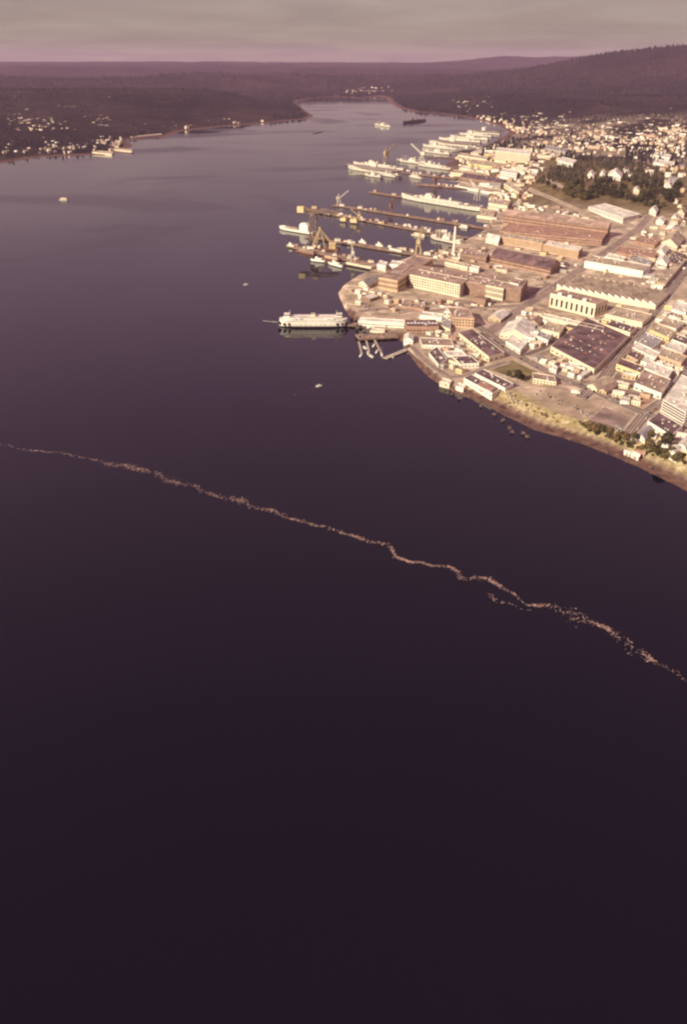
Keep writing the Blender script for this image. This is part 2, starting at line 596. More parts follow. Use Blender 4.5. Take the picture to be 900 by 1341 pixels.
# leave the bed of deep water out of the sheet
keep = (SD > -60).reshape(ny, nx)
kq = keep[:-1, :-1] | keep[1:, :-1] | keep[:-1, 1:] | keep[1:, 1:]
idx = np.arange(nx * ny).reshape(ny, nx)
F = np.stack([idx[:-1, :-1][kq], idx[:-1, 1:][kq], idx[1:, 1:][kq], idx[1:, :-1][kq]], 1)
used = np.unique(F)
remap = np.full(nx * ny, -1)
remap[used] = np.arange(len(used))


def land_material():
    m = bpy.data.materials.new('land')
    m.use_nodes = True
    n, l = m.node_tree.nodes, m.node_tree.links
    b = n['Principled BSDF']
    b.inputs['Roughness'].default_value = 0.9
    b.inputs['Specular IOR Level'].default_value = 0.15
    tc = n.new('ShaderNodeTexCoord')

    def noise(scale, detail=5.0, rough=0.6):
        t = n.new('ShaderNodeTexNoise')
        t.inputs['Scale'].default_value = scale
        t.inputs['Detail'].default_value = detail
        t.inputs['Roughness'].default_value = rough
        l.new(tc.outputs['Object'], t.inputs['Vector'])
        return t

    def ramp(src, stops):
        r = n.new('ShaderNodeValToRGB')
        els = r.color_ramp.elements
        els[0].position, els[0].color = stops[0][0], (*stops[0][1], 1)
        els[1].position, els[1].color = stops[-1][0], (*stops[-1][1], 1)
        for p, c in stops[1:-1]:
            e = els.new(p)
            e.color = (*c, 1)
        l.new(src, r.inputs[0])
        return r

    def mix(f, a, c):
        x = n.new('ShaderNodeMixRGB')
        l.new(f, x.inputs[0]); l.new(a, x.inputs[1]); l.new(c, x.inputs[2])
        return x

    def attr(nm):
        a = n.new('ShaderNodeAttribute')
        a.attribute_name = nm
        return a.outputs['Fac']
    wood = ramp(noise(0.006, 8, 0.7).outputs['Fac'], [(0.36, (0.008, 0.006, 0.006)), (0.52, (0.018, 0.013, 0.011)), (0.68, (0.075, 0.050, 0.036))])
    hills_ = ramp(noise(0.0011, 5, 0.6).outputs['Fac'], [(0.42, (0.009, 0.007, 0.007)), (0.64, (0.075, 0.048, 0.038))])
    wd = n.new('ShaderNodeMixRGB'); wd.inputs[0].default_value = 0.45
    l.new(wood.outputs[0], wd.inputs[1]); l.new(hills_.outputs[0], wd.inputs[2])
    town0 = ramp(noise(0.03, 9, 0.72).outputs['Fac'], [(0.34, (0.27, 0.19, 0.14)), (0.50, (0.43, 0.33, 0.235)), (0.66, (0.60, 0.50, 0.36))])
    class _T: pass
    town = _T()
    town.outputs = [patches(n, l, tc, patches(n, l, tc, town0.outputs[0], 0.022, 0.28), 0.075, 0.22)]
    beach = ramp(noise(0.09, 6).outputs['Fac'], [(0.35, (0.08, 0.042, 0.038)), (0.65, (0.21, 0.12, 0.085))])
    slope = ramp(noise(0.11, 6, 0.7).outputs['Fac'], [(0.34, (0.19, 0.145, 0.06)), (0.5, (0.34, 0.265, 0.13)), (0.66, (0.64, 0.52, 0.33))])
    grass = ramp(noise(0.03, 6).outputs['Fac'], [(0.35, (0.12, 0.085, 0.042)), (0.65, (0.24, 0.17, 0.085))])
    x1 = mix(attr('city'), wd.outputs[0], town.outputs[0])
    x2 = mix(attr('hill_grass'), x1.outputs[0], grass.outputs[0])
    x3 = mix(attr('slope'), x2.outputs[0], slope.outputs[0])
    x4 = mix(attr('beach'), x3.outputs[0], beach.outputs[0])
    l.new(x4.outputs[0], b.inputs['Base Color'])
    return m


me = np_mesh('land', np.stack([GX.ravel(), GY.ravel(), GZ], 1)[used], remap[F], land_material(), smooth=True)
for nm, arr in (('city', zone_city), ('beach', zone_beach), ('slope', slope_w), ('hill_grass', hosp)):
    a = me.attributes.new(nm, 'FLOAT', 'POINT')
    a.data.foreach_set('value', np.ascontiguousarray(arr[used], dtype=np.float32))
tag(link('land', me), kind='structure')

# ------------------------------------------------------------------ haze
HZTOP = max(HCAM, float(GZ[used].max())) + 25.0


def haze():
    m = bpy.data.materials.new('haze')
    m.use_nodes = True
    n, l = m.node_tree.nodes, m.node_tree.links
    n.clear()
    o = n.new('ShaderNodeOutputMaterial')
    v = n.new('ShaderNodeVolumePrincipled')
    v.inputs['Color'].default_value = (0.86, 0.56, 0.86, 1)
    v.inputs['Density'].default_value = 1.9e-5
    v.inputs['Anisotropy'].default_value = 0.0
    l.new(v.outputs[0], o.inputs['Volume'])
    b = MB().box((0, 12500, (HZTOP - 7) / 2), (44000, 31000, HZTOP + 7))
    h = b.build('haze', m)
    tag(h, kind='stuff')


haze()
# ------------------------------------------------------------------ streets and lots
def drape(pts, step=12.0):
    out = []
    for (ax, ay), (bx, by) in zip(pts[:-1], pts[1:]):
        n = max(1, int(math.hypot(bx - ax, by - ay) / step))
        out += [(ax + (bx - ax) * k / n, ay + (by - ay) * k / n) for k in range(n)]
    return out + [pts[-1]]


def ribbon(name, line, width, z, material, offset=0.0, parent=None):
    P = np.array(drape(line))
    d = np.gradient(P, axis=0)
    d /= np.linalg.norm(d, axis=1)[:, None]
    nrm = np.stack([-d[:, 1], d[:, 0]], 1)
    n = len(P)
    cols = 5
    V = []
    for k in range(cols):
        q = P + nrm * (offset + (k / (cols - 1) - 0.5) * width)
        V.append(np.column_stack([q, T(q[:, 0], q[:, 1]) + z]))
    V = np.concatenate(V)
    Fs = [(k * n + i, k * n + i + 1, (k + 1) * n + i + 1, (k + 1) * n + i) for k in range(cols - 1) for i in range(n - 1)]
    o = link(name, np_mesh(name, V, np.array(Fs)[:, ::-1], material), parent)
    return o


def gp(p):
    g = ground(*p)
    return (g.x, g.y)


STREETS = [
    ('street', [(762, 521), (783, 505), (804, 478), (826, 450), (860, 405), (893, 362), (912, 336)], 17, 'asphalt', 1),
    ('street', [(628, 446), (640, 436), (690, 400), (745, 364), (800, 326), (836, 300), (850, 284)], 20, 'asphalt_old', 0),
    ('street', [(622, 424), (645, 440), (673, 463), (710, 483), (744, 499), (766, 507), (808, 526), (847, 542), (900, 559)], 14, 'asphalt', 1),
    ('street', [(676, 465), (692, 464), (710, 457), (735, 440), (752, 424)], 11, 'asphalt', 0),
    ('street', [(822, 572), (847, 541), (875, 521), (896, 494), (915, 465)], 14, 'asphalt', 1),
    ('street', [(540, 454), (552, 467), (570, 482), (590, 494), (610, 492), (636, 483), (664, 474)], 9, 'asphalt_old', 0),
    ('street', [(690, 246), (705, 253), (730, 263), (762, 277), (800, 296), (836, 305), (856, 296), (862, 284)], 14, 'lot', 0),
    ('street', [(716, 232), (735, 244), (752, 252)], 10, 'lot', 0),
    ('street', [(470, 408), (500, 404), (560, 408), (600, 404), (640, 402), (690, 400)], 12, 'asphalt_old', 0),
]
for i, (nm, line, w, mt, marked) in enumerate(STREETS):
    L = [gp(p) for p in line]
    tag(ribbon('pavement', L, w + 7, 0.25 + i * 0.006, 'concrete'), kind='structure')
    s = tag(ribbon(nm, L, w, 0.38 + i * 0.008, mt), kind='structure')
    if marked:
        for off in (-w * 0.24, 0.0, w * 0.24):
            ribbon('lane_marking', L, 0.35 if off else 0.5, 0.44 + i * 0.008, 'paint', off, s)


def pad(name, px, z, material):
    P = [gp(p) for p in px]
    n = 7
    (ax, ay), (bx, by), (cx_, cy_), (dx_, dy_) = P
    V = []
    for j in range(n):
        for i in range(n):
            s, t = i / (n - 1), j / (n - 1)
            x = (ax * (1 - s) + bx * s) * (1 - t) + (dx_ * (1 - s) + cx_ * s) * t
            y = (ay * (1 - s) + by * s) * (1 - t) + (dy_ * (1 - s) + cy_ * s) * t
            V.append((x, y))
    V = np.array(V)
    V = np.column_stack([V, T(V[:, 0], V[:, 1]) + z])
    Fs = np.array([(j * n + i, j * n + i + 1, (j + 1) * n + i + 1, (j + 1) * n + i) for j in range(n - 1) for i in range(n - 1)])
    return tag(link(name, np_mesh(name, V, Fs, material)), kind='structure')


for k, (px, mt) in enumerate([
    ([(700, 530), (765, 552), (790, 530), (722, 503)], 'lot'), ([(772, 551), (812, 566), (830, 549), (792, 533)], 'lot_dark'),
    ([(640, 484), (690, 500), (705, 488), (672, 472)], 'lawn'), ([(783, 514), (832, 534), (848, 520), (803, 503)], 'lot_dark'),
    ([(716, 476), (745, 490), (757, 476), (734, 463)], 'lot_dark'), ([(800, 500), (826, 508), (836, 496), (810, 490)], 'lot_dark'),
    ([(576, 485), (592, 488), (610, 476), (588, 472)], 'lot'), ([(450, 386), (470, 404), (530, 398), (500, 384)], 'lot'),
    ([(843, 538), (866, 524), (846, 518), (830, 530)], 'roof_red'),
    ([(815, 574), (836, 582), (848, 566), (830, 560)], 'lot_dark'), ([(600, 398), (690, 396), (730, 372), (690, 380)], 'lot_dark')]):
    pad('parking_lot' if mt != 'lawn' else 'lawn', px, 0.12 + k * 0.006, mt)

# ------------------------------------------------------------------ buildings
UNIT = {}


def unit(material):
    if material not in UNIT:
        UNIT[material] = MB().box((0, 0, 0), (1, 1, 1)).mesh('block', material)
    return UNIT[material]


def slab(name, parent, c, size, rz, material):
    """a child piece made of one shared block"""
    return link(name, unit(material), parent, c, rz, size)


def roof_quad(A, B, C, h):
    """three photographed roof corners -> four plan corners (counter-clockwise), base level"""
    z = 5.0
    for _ in range(5):
        a, b, c = (Vector(at(*p, z + h)) for p in (A, B, C))
        m = (a + c) / 2
        z = gz(m.x, m.y)
    q = [a, b, c, a + c - b]
    FOOT.append([p.copy() for p in q])
    ar = sum(q[i].x * q[(i + 1) % 4].y - q[(i + 1) % 4].x * q[i].y for i in range(4))
    if ar < 0:
        q = [q[1], q[0], q[3], q[2]]
    return q, z


def windows(root, q, h, rows, cols, edges, wmat='glass', frac=(0.55, 0.5), zlo=0.12, zhi=0.95, name='window', arch=False):
    for e in edges:
        p, r = q[e], q[(e + 1) % 4]
        d = r - p
        L = d.length
        nc = max(1, int(cols * L / 60.0 + 0.5)) if cols > 0 else -cols
        t = d / L
        nrm = Vector((t.y, -t.x))
        rz = math.atan2(t.y, t.x)
        rh = (zhi - zlo) * h / rows
        for i in range(nc):
            s = (i + 0.5) / nc
            for j in range(rows):
                c = p + d * s + nrm * 0.05
                slab(name, root, (c.x, c.y, zlo * h + (j + 0.5) * rh), (L / nc * frac[0], 0.35, rh * frac[1]), rz, wmat)


def facing(q):
    out = []
    for e in range(4):
        p, r = q[e], q[(e + 1) % 4]
        t = r - p
        nrm = Vector((t.y, -t.x))
        m = (p + r) / 2
        if nrm.dot(-m) > 0:
            out.append(e)
    return out


def shell(root, q, h, wall, roof, rtype='flat', parapet=0.9, base=-5.0, tint=None):
    """walls and roof of one block; q in root coordinates"""
    m = sum(q, Vector((0, 0))) / 4
    w = MB()
    if rtype == 'flat':
        ins = [p + (m - p) * min(0.3, 0.6 / max(1.0, (m - p).length)) for p in q]
        P = [(p.x, p.y, base) for p in q] + [(p.x, p.y, h + parapet) for p in q] + [(p.x, p.y, h + parapet) for p in ins] + [(p.x, p.y, h - 0.3) for p in ins]
        Fs = []
        for k in range(4):
            j = (k + 1) % 4
            Fs += [(k, j, 4 + j, 4 + k), (4 + k, 4 + j, 8 + j, 8 + k), (8 + k, 8 + j, 12 + j, 12 + k)]
        w.add(P, Fs)
        w.build('wall', wall, root)
        MB().prism([(p.x, p.y) for p in ins], h - 0.6, h).build('roof', roof, root)
    else:
        e0, e1 = (q[1] - q[0]).length, (q[2] - q[1]).length
        if e0 < e1:
            q = q[1:] + q[:1]
            e0, e1 = e1, e0
        rise = e1 * (0.22 if rtype == 'gable' else 0.16)
        g0, g1 = (q[3] + q[0]) / 2, (q[1] + q[2]) / 2
        P = [(p.x, p.y, base) for p in q] + [(p.x, p.y, h) for p in q] + [(g0.x, g0.y, h + rise), (g1.x, g1.y, h + rise)]
        w.add(P, [(0, 1, 5, 4), (2, 3, 7, 6), (1, 2, 6, 9, 5), (3, 0, 4, 8, 7)])
        w.build('wall', wall, root)
        r = MB()
        ov = (q[1] - q[0]).normalized() * 0.8
        g0, g1 = g0 - ov, g1 + ov
        for s, t_ in ((q[0] - ov, q[1] + ov), (q[2] + ov, q[3] - ov)):
            o_ = (s - (g0 if s == q[0] - ov else g1)) * 0.08
            s2, t2 = s + o_, t_ + o_
            a, b = (g0, g1) if (s - g0).length < (s - g1).length else (g1, g0)
            zz = h - rise * 0.08
            P = [(s2.x, s2.y, zz), (t2.x, t2.y, zz), (b.x, b.y, h + rise), (a.x, a.y, h + rise)]
            P += [(x, y, z_ + 0.5) for x, y, z_ in P]
            r.add(P, [(3, 2, 1, 0), (4, 5, 6, 7), (0, 1, 5, 4), (1, 2, 6, 5), (2, 3, 7, 6), (3, 0, 4, 7)])
        r.build('roof', roof, root)


VENT = MB().box((0, 0, 0.5), (1, 1, 1)).box((0, 0, 1.06), (1.2, 1.2, 0.12)).mesh('roof_vent', 'roof_white')
VENT_D = MB().box((0, 0, 0.5), (1, 1, 1)).box((0, 0, 1.06), (1.2, 1.2, 0.12)).mesh('roof_vent', 'grey')
PIPE = MB().tube((0, 0, 0), (0, 0, 1), 0.5, n=8).tube((0, 0, 1.0), (0, 0, 1.2), 0.8, n=8).mesh('vent_pipe', 'roof_white')


def vents(root, q, h, n, big=1.0, seed=0, rz=0):
    rg = random.Random(seed)
    for k in range(n):
        s, t = rg.uniform(0.1, 0.9), rg.uniform(0.15, 0.85)
        p = q[0] * (1 - s) * (1 - t) + q[1] * s * (1 - t) + q[2] * s * t + q[3] * (1 - s) * t
        sz = rg.uniform(1.0, 2.6) * big
        link('vent_pipe' if k % 3 == 2 else 'roof_vent', (VENT, VENT_D, PIPE)[k % 3], root, (p.x, p.y, h - 0.02), rz, (sz, sz * rg.uniform(0.7, 1.8), sz * rg.uniform(0.5, 0.9)))


NB = [0]
FOOT = []


def building(name, label, A, B, C, h, wall='cream', roof='roof_brown', rtype='flat', win=None, nv=None, cat='building', group=None, **kw):
    q, z = roof_quad(A, B, C, h)
    m = sum(q, Vector((0, 0))) / 4
    root = thing(name, label, cat, (m.x, m.y, z), 0, group)
    ql = [p - m for p in q]
    shell(root, ql, h, wall, roof, rtype)
    e = facing([p for p in q])
    rz = math.atan2((q[1] - q[0]).y, (q[1] - q[0]).x)
    NB[0] += 1
    area = (q[1] - q[0]).length * (q[2] - q[1]).length
    if rtype == 'flat':
        vents(root, ql, h, int(min(14, 1 + area / 260.0)) if nv is None else nv, seed=NB[0], rz=rz)
    if win is None:
        win = (max(1, int(h / 4.2)), 9)
    if win:
        if win[0] == 1:
            kw = dict(dict(frac=(0.5, 0.34), zlo=0.08, zhi=0.72), **kw)
        windows(root, ql, h, win[0], win[1], e, **kw)
        # a door in the longest street side
        k = max(e, key=lambda i: (q[(i + 1) % 4] - q[i]).length)
        p, r_ = ql[k], ql[(k + 1) % 4]
        t = (r_ - p).normalized()
        c = p + (r_ - p) * 0.62 + Vector((t.y, -t.x)) * 0.22
        slab('door', root, (c.x, c.y, 1.5), (2.6, 0.3, 3.0), math.atan2(t.y, t.x), 'brown')
    return root, ql, z


# --- the big machine shop: a hall with bays thrown out towards the water
q, z = roof_quad((527, 358), (683, 380), (692, 367), 22)
mm = sum(q, Vector((0, 0))) / 4
ms = thing('machine_shop', 'huge cream machine shop with brown roof and projecting windowed bays beside the ferry pier', 'workshop', (mm.x, mm.y, z))
BAYS = [((527, 358), (683, 380), (692, 367), 22.0, 'brown', None), ((496, 363.5), (521, 368), (568, 339), 21.4, 'peach', (2, 14)),  # hall walls brown: shade of the recesses between bays put into their colour
        ((537, 360), (603, 373.5), (613, 366), 22.7, 'cream', (4, 10)), ((614, 369), (660, 378.5), (668, 371), 21.7, 'cream', (2, 17)),
        ((668, 370), (679.5, 373), (686, 367), 23.6, 'white', (3, 10))]
for k, (A, B, C, h, wl_, wi) in enumerate(BAYS):
    qq, _ = roof_quad(A, B, C, h)
    ql = [p - mm for p in qq]
    shell(ms, ql, h, wl_, 'roof_brown')
    if wi:
        windows(ms, ql, h, wi[0], wi[1], facing(qq)[:2], frac=(0.5, 0.55) if k != 3 else (0.5, 0.75))
    vents(ms, ql, h, (26, 5, 10, 8, 1)[k], big=1.3, seed=70 + k)
slab('brick_annex', ms, (*(Vector(at(631, 399, 3)) - mm), 6), (26, 18, 12), R(-42), 'brown')

# --- power house with its tall windows
root, ql, z = building('power_house', 'cream power house with tall dark window strips and white boxes on its roof', (721.5, 384.5), (781, 399), (797, 393), 23, 'cream', 'roof_brown',
                       win=False, nv=3)
front = 0
windows(root, ql, 23, 1, -9, [front], frac=(0.42, 0.8), zlo=0.10, zhi=0.78, name='tall_window')
windows(root, ql, 23, 1, -4, [(front + 1) % 4], frac=(0.35, 0.8), zlo=0.10, zhi=0.78, name='tall_window')
for s in (0.12, 0.40, 0.80):
    p = ql[front] * (1 - s) + ql[(front + 1) % 4] * s
    p = p * 0.80
    slab('roof_house', root, (p.x, p.y, 25), (7, 6, 5), R(-45), 'white')

# --- saw-tooth roofed shop
def sawtooth(label, A, B, C, h, teeth):
    q, z = roof_quad(A, B, C, h)
    m = sum(q, Vector((0, 0))) / 4
    root = thing('sawtooth_shop', label, 'workshop', (m.x, m.y, z))
    ql = [p - m for p in q]
    a, b, c, d = ql
    if a.x > b.x:
        a, b, c, d = b, a, d, c
    MB().prism([(p.x, p.y) for p in ql], -4, h - 2).build('wall', 'cream', root)
    for k in range(teeth):
        s0, s1 = k / teeth, (k + 0.97) / teeth
        p0, p1, p2, p3 = a.lerp(b, s0), a.lerp(b, s1), d.lerp(c, s1), d.lerp(c, s0)
        z0, z1 = h - 2.05, h + 3.6
        P = [(p0.x, p0.y, z0), (p1.x, p1.y, z0), (p2.x, p2.y, z0), (p3.x, p3.y, z0), (p0.x, p0.y, z1), (p3.x, p3.y, z1)]
        t = MB().add(P, [(1, 2, 5, 4)], 0).add(P, [(0, 1, 4), (2, 3, 5)], 1).add(P, [(0, 4, 5, 3)], 2).build('roof_tooth', ['roof_tan', 'white', 'cream'], root)
        nn = (p3 - p0)
        tt = nn.normalized()
        nl = Vector((-tt.y, tt.x)) * 0.15
        cc = (p0 + p3) / 2 + nl
        slab('skylight', t, (cc.x, cc.y, h + 1.2), (nn.length * 0.9, 0.3, 3.4), math.atan2(tt.y, tt.x), 'glass')
    bk = [d + (c - d) * 0.0, d.lerp(c, 0.62), d.lerp(c, 0.62) + (d - a).normalized() * 14, d + (d - a).normalized() * 14]
    MB().prism([(p.x, p.y) for p in bk], -4, h + 2.5).build('rear_range', 'roof_tan', root)
    return root


sawtooth('long workshop with a row of white-ended saw-tooth roofs behind the power house', (730, 374), (860, 398), (877, 382), 11, 15)
# --- hand-surveyed buildings: name, label, three roof corners, height, wall, roof, kind of roof, (window rows, columns per 60 m)
BLD = [
    ('pavilion', 'small white-roofed open pavilion on the bare yard by the point', (474, 388), (485, 392), (497, 388), 5, 'brown', 'roof_white', 'flat', False),
    ('storage_shed', 'pale gabled shed standing alone near the yard point', (470, 370), (481, 374), (496, 366), 7, 'cream', 'roof_grey', 'gable', (1, 6)),
    ('transit_shed', 'long low brown shed on the yard above the ferry pier', (527, 401), (556, 405.5), (558, 400), 5, 'brick', 'roof_brown', 'flat', (1, 14)),
    ('transit_shed', 'long plain white shed left of the tan brick block', (550, 413), (579, 416.5), (581, 411.5), 6, 'white', 'roof_white', 'flat', False),
    ('terminal_shed', 'brick ferry shed with a white skylight strip along its dark roof', (533, 428), (575, 428), (571, 419), 10, 'brick', 'roof_dark', 'flat', (1, 12)),
    ('office_block', 'tall tan brick block with white side beside the ferry approach', (594, 416), (621.5, 417.5), (613, 404), 16, 'peach', 'roof_brown', 'flat', (3, 12)),
    ('warehouse', 'pale blue-white roofed warehouse beside the diagonal street', (640, 416), (656, 419), (668, 410), 5, 'tan', 'roof_white', 'gable', (1, 6)),
    ('annex', 'small grey-green roofed annex squeezed left of the tan block', (577, 426), (590, 432), (592, 420), 6, 'cream', 'roof_grey', 'flat', (1, 6)),
    ('row_building', 'narrow white flat-roofed store behind the tan block', (582, 408), (610, 411), (612, 404), 15, 'white', 'roof_white', 'flat', (2, 12)),
    ('assembly_shop', 'long bright white shed with tan roof at the shipyard back gate', (766.5, 342), (843, 355.5), (853, 348), 13, 'white', 'roof_tan', 'flat', False),
    ('brick_shop', 'long brown brick workshop with dark gabled roof behind the machine shop', (643, 335), (722, 351.5), (735, 345), 14, 'brick', 'roof_dark', 'gable', (2, 24)),
    ('office_range', 'long peach office range with a grid of windows, west half', (653, 309.5), (711, 319), (716, 314), 16, 'peach', 'roof_tan', 'flat', (4, 20)),
    ('office_range', 'peach office range with pale roof, east half near the yard road', (712, 320), (758.5, 329.5), (764, 324), 16, 'peach', 'roof_white', 'flat', (4, 20)),
    ('foundry_hall', 'very long red brick hall with window rows, tallest in the yard middle', (660, 280.5), (797, 299), (801, 295), 26, 'brick', 'roof_brown', 'gable', (3, 24)),
    ('foundry_annex', 'low red-brown roofed range along the foot of the long brick hall', (655, 303), (789, 315), (797, 303), 13, 'brick', 'roof_red', 'flat', (2, 20)),
    ('barracks', 'long white two-storey barracks below the wooded hill', (771, 271), (817, 286), (839, 281), 9, 'white', 'roof_white', 'flat', (2, 14)),
    ('barracks', 'long cream range between brick hall and the hill road', (735, 286), (788, 296.5), (791, 291), 8, 'cream', 'roof_tan', 'flat', (2, 14)),
    ('storehouse', 'red-roofed storehouse nearest the white assembly shed', (806, 331), (858, 338), (864, 329), 6, 'brick', 'roof_red', 'flat', (1, 12)),
    ('storehouse', 'red-roofed storehouse just above another red roof by the uphill road', (831, 316), (858, 322), (868, 314), 6, 'brick', 'roof_red', 'flat', (1, 12)),
    ('store_row', 'broken row of pale low stores along the shed back', (793, 336), (817, 342), (820, 337), 6, 'white', 'roof_white', 'flat', (1, 10)),
    ('store_row', 'greyish pale store right of the broken row', (825, 340), (851, 349), (856, 342), 6, 'grey', 'roof_grey', 'flat', (1, 10)),
    ('meeting_hall', 'large pale gabled hall near the right edge uphill', (867, 317), (888, 323), (897, 311), 9, 'cream', 'roof_tan', 'gable', (1, 8)),
    ('house', 'white house by the street bend below the gabled hall', (861, 329), (871, 333), (877, 326), 7, 'white', 'roof_white', 'gable', (1, 8)),
    ('house', 'white cross-roofed house left of the wide uphill street', (860, 342), (874, 347), (878, 340), 8, 'white', 'roof_white', 'gable', (1, 8)),
    ('row_building', 'long tan roof beside the uphill street at right edge', (861, 369), (872, 373), (900, 340), 7, 'tan', 'roof_tan', 'flat', (1, 8)),
    ('row_building', 'dark-roofed block between two white houses uphill', (874, 342), (889, 347), (900, 334), 7, 'brown', 'roof_dark', 'flat', (1, 8)),
    ('boathouse', 'small round-fronted white boathouse at the shore end of the float', (529, 444), (541, 446), (542, 440), 6, 'white', 'roof_white', 'gable', (1, 8)),
    ('motel', 'low white block with speckled dark roof above the shore road', (553, 452), (595, 453.5), (591, 444), 5, 'white', 'roof_brown', 'flat', (1, 12)),
    ('motel', 'small white block with dark court close to the shore road', (562, 462), (575, 478), (586, 470), 5, 'white', 'roof_dark', 'flat', (1, 10)),
    ('shop', 'narrow white-roofed shop between two dark roofs near shore', (587, 466), (612, 466), (606, 460), 5, 'white', 'roof_white', 'flat', (1, 10)),
    ('shop', 'small dark purple-roofed shop beside the shore road', (603, 477), (628, 476), (617, 466), 6, 'white', 'roof_dark', 'flat', (1, 10)),
    ('shop', 'tan shop left of the small dark roof on the shore', (588, 472), (600, 476), (607, 469), 5, 'cream', 'roof_tan', 'flat', (1, 10)),
    ('department_store', 'dark-roofed store with one long sunlit white side wall', (601, 436), (641, 468), (661, 462), 9, 'cream', 'roof_dark', 'flat', (1, 5)),
    ('shop_row', 'white-fronted shop with half red, half dark roof over the beach', (608, 495.5), (645, 515.5), (655, 510), 6, 'white', 'roof_dark', 'flat', (1, 8)),
    ('shop_row', 'dark flat-roofed hall with white parapet behind the red-roofed shop', (622, 489), (662, 509), (673, 503), 8, 'white', 'roof_dark', 'flat', (1, 8)),
    ('lodge', 'cream two-storey lodge facing the big gravel lot', (699, 496), (729, 501), (727, 493), 7, 'cream', 'roof_brown', 'flat', (2, 14)),
    ('market_hall', 'wide striped white-roofed market hall beside the diagonal street', (655, 437), (691, 441), (702, 425), 7, 'cream', 'roof_white', 'gable', (1, 8)),
    ('shop', 'white flat-roofed shop at the street corner below the market hall', (663, 447), (682, 459), (691, 449), 7, 'white', 'roof_white', 'flat', (1, 8)),
    ('shop', 'small white shop right of the striped market hall', (688, 441), (701, 444), (705, 437), 7, 'white', 'roof_white', 'flat', (1, 8)),
    ('shop', 'white-fronted shop with grey roof in the middle block', (703, 440), (718, 446), (723, 439), 8, 'white', 'roof_grey', 'flat', (1, 8)),
    ('shop', 'broad cream shop with tan roof at block top', (710, 431), (733, 437), (741, 426), 8, 'cream', 'roof_tan', 'flat', (1, 8)),
    ('shop', 'small brown gabled building at the yard gate', (694, 421), (705, 425), (711, 418), 7, 'tan', 'roof_brown', 'gable', (1, 8)),
    ('shop_row', 'long narrow cream row in front of the power house', (709, 414), (790, 433), (792, 429), 8, 'cream', 'roof_white', 'flat', (1, 8)),
    ('shop', 'dark-roofed box between power house row and big store', (741, 428), (756, 432), (762, 426), 6, 'tan', 'roof_dark', 'flat', (1, 8)),
    ('parking_store', 'big store with purple-black rooftop parking and cream front wall', (722, 454), (779, 484), (824, 440), 8, 'cream', 'roof_dark', 'flat', (1, 5)),
    ('garage', 'white flat-roofed garage beside the corner car lot', (742, 480), (757, 484), (760, 478), 4, 'white', 'roof_white', 'flat', (1, 8)),
    ('garage', 'small white square garage left of the corner car lot', (720, 482), (729, 486), (731, 481), 5, 'white', 'roof_white', 'flat', (1, 8)),
    ('shop', 'wide pale flat-roofed building right of the power house', (793, 411.5), (842, 423), (855, 412), 8, 'cream', 'roof_tan', 'flat', False),
    ('shop', 'dark-roofed cream shop between big store and pale block', (795, 426), (826, 436), (835, 429), 7, 'cream', 'roof_dark', 'flat', False),
    ('row_building', 'white-fronted block with tan roof across the main street, upper', (862, 424), (886, 431), (898, 422), 8, 'white', 'roof_tan', 'flat', (1, 8)),
    ('row_building', 'yellow-fronted block with tan roof across the main street', (852, 432), (877, 443), (887, 434), 8, 'yellow', 'roof_tan', 'flat', (1, 8)),
    ('row_building', 'bluish-grey flat roof with one dark spot across the main street', (832, 447), (854, 457), (868, 445), 7, 'white', 'roof_grey', 'flat', (1, 8)),
    ('row_building', 'tall white-walled block below the bluish roof', (829, 455), (859, 470), (865, 463), 8, 'white', 'roof_white', 'flat', (2, 8)),
    ('row_building', 'small dark-roofed store with tan front on main street', (822, 465), (836, 472), (843, 465), 6, 'peach', 'roof_dark', 'flat', (1, 8)),
    ('row_building', 'dark-roofed store with long yellow front near the street corner', (808, 477), (840, 489), (846, 481), 8, 'yellow', 'roof_dark', 'flat', (1, 5)),
    ('row_building', 'small white annex behind the yellow-fronted store', (840, 473), (853, 478), (858, 471), 8, 'white', 'roof_white', 'flat', (1, 8)),
    ('row_building', 'broad white block with grey roof patches at right', (844, 482), (875, 496), (882, 485), 9, 'white', 'roof_white', 'flat', (2, 8)),
    ('row_building', 'white store with notched roof near right edge', (871, 455), (894, 464), (902, 454), 8, 'white', 'roof_white', 'flat', (1, 8)),
    ('row_building', 'orange-tan fronted store near right edge', (863, 465), (893, 476), (901, 467), 8, 'peach', 'roof_tan', 'flat', (1, 8)),
    ('row_building', 'small white store in the right-hand block, dark roof', (881, 445), (900, 452), (905, 444), 8, 'white', 'roof_dark', 'flat', (1, 8)),
    ('row_building', 'white corner building at top of the main street', (880, 405), (899, 411), (905, 399), 8, 'white', 'roof_white', 'flat', (1, 8)),
    ('row_building', 'little white shop below the white corner building', (877, 413), (890, 417), (893, 412), 6, 'white', 'roof_brown', 'flat', (1, 8)),
    ('row_building', 'brown-roofed block with bright white front above the corner crossing', (832, 502), (867, 516), (879, 497), 9, 'white', 'roof_brown', 'flat', (1, 7)),
    ('row_building', 'white penthouse block adjoining the brown roof', (837, 492), (848, 496), (853, 490), 11, 'white', 'roof_white', 'flat', (1, 8)),
    ('house', 'tan-roofed cottage at the corner of main and shore streets', (770, 504), (783, 510), (804, 499), 6, 'cream', 'roof_tan', 'gable', (1, 8)),
    ('house', 'narrow pale cottage next to the corner cottage', (785, 510), (795, 514), (811, 503), 4, 'tan', 'roof_brown', 'gable', (1, 8)),
    ('hotel', 'white hotel with stacked balcony bands at the right edge', (893, 491), (869, 524), (899, 541), 13.5, 'white', 'roof_white', 'flat', False),
    ('curved_hall', 'long bright white hall with dark roof below the hotel', (849, 552), (880, 571), (895, 558), 7, 'white', 'roof_dark', 'flat', False),
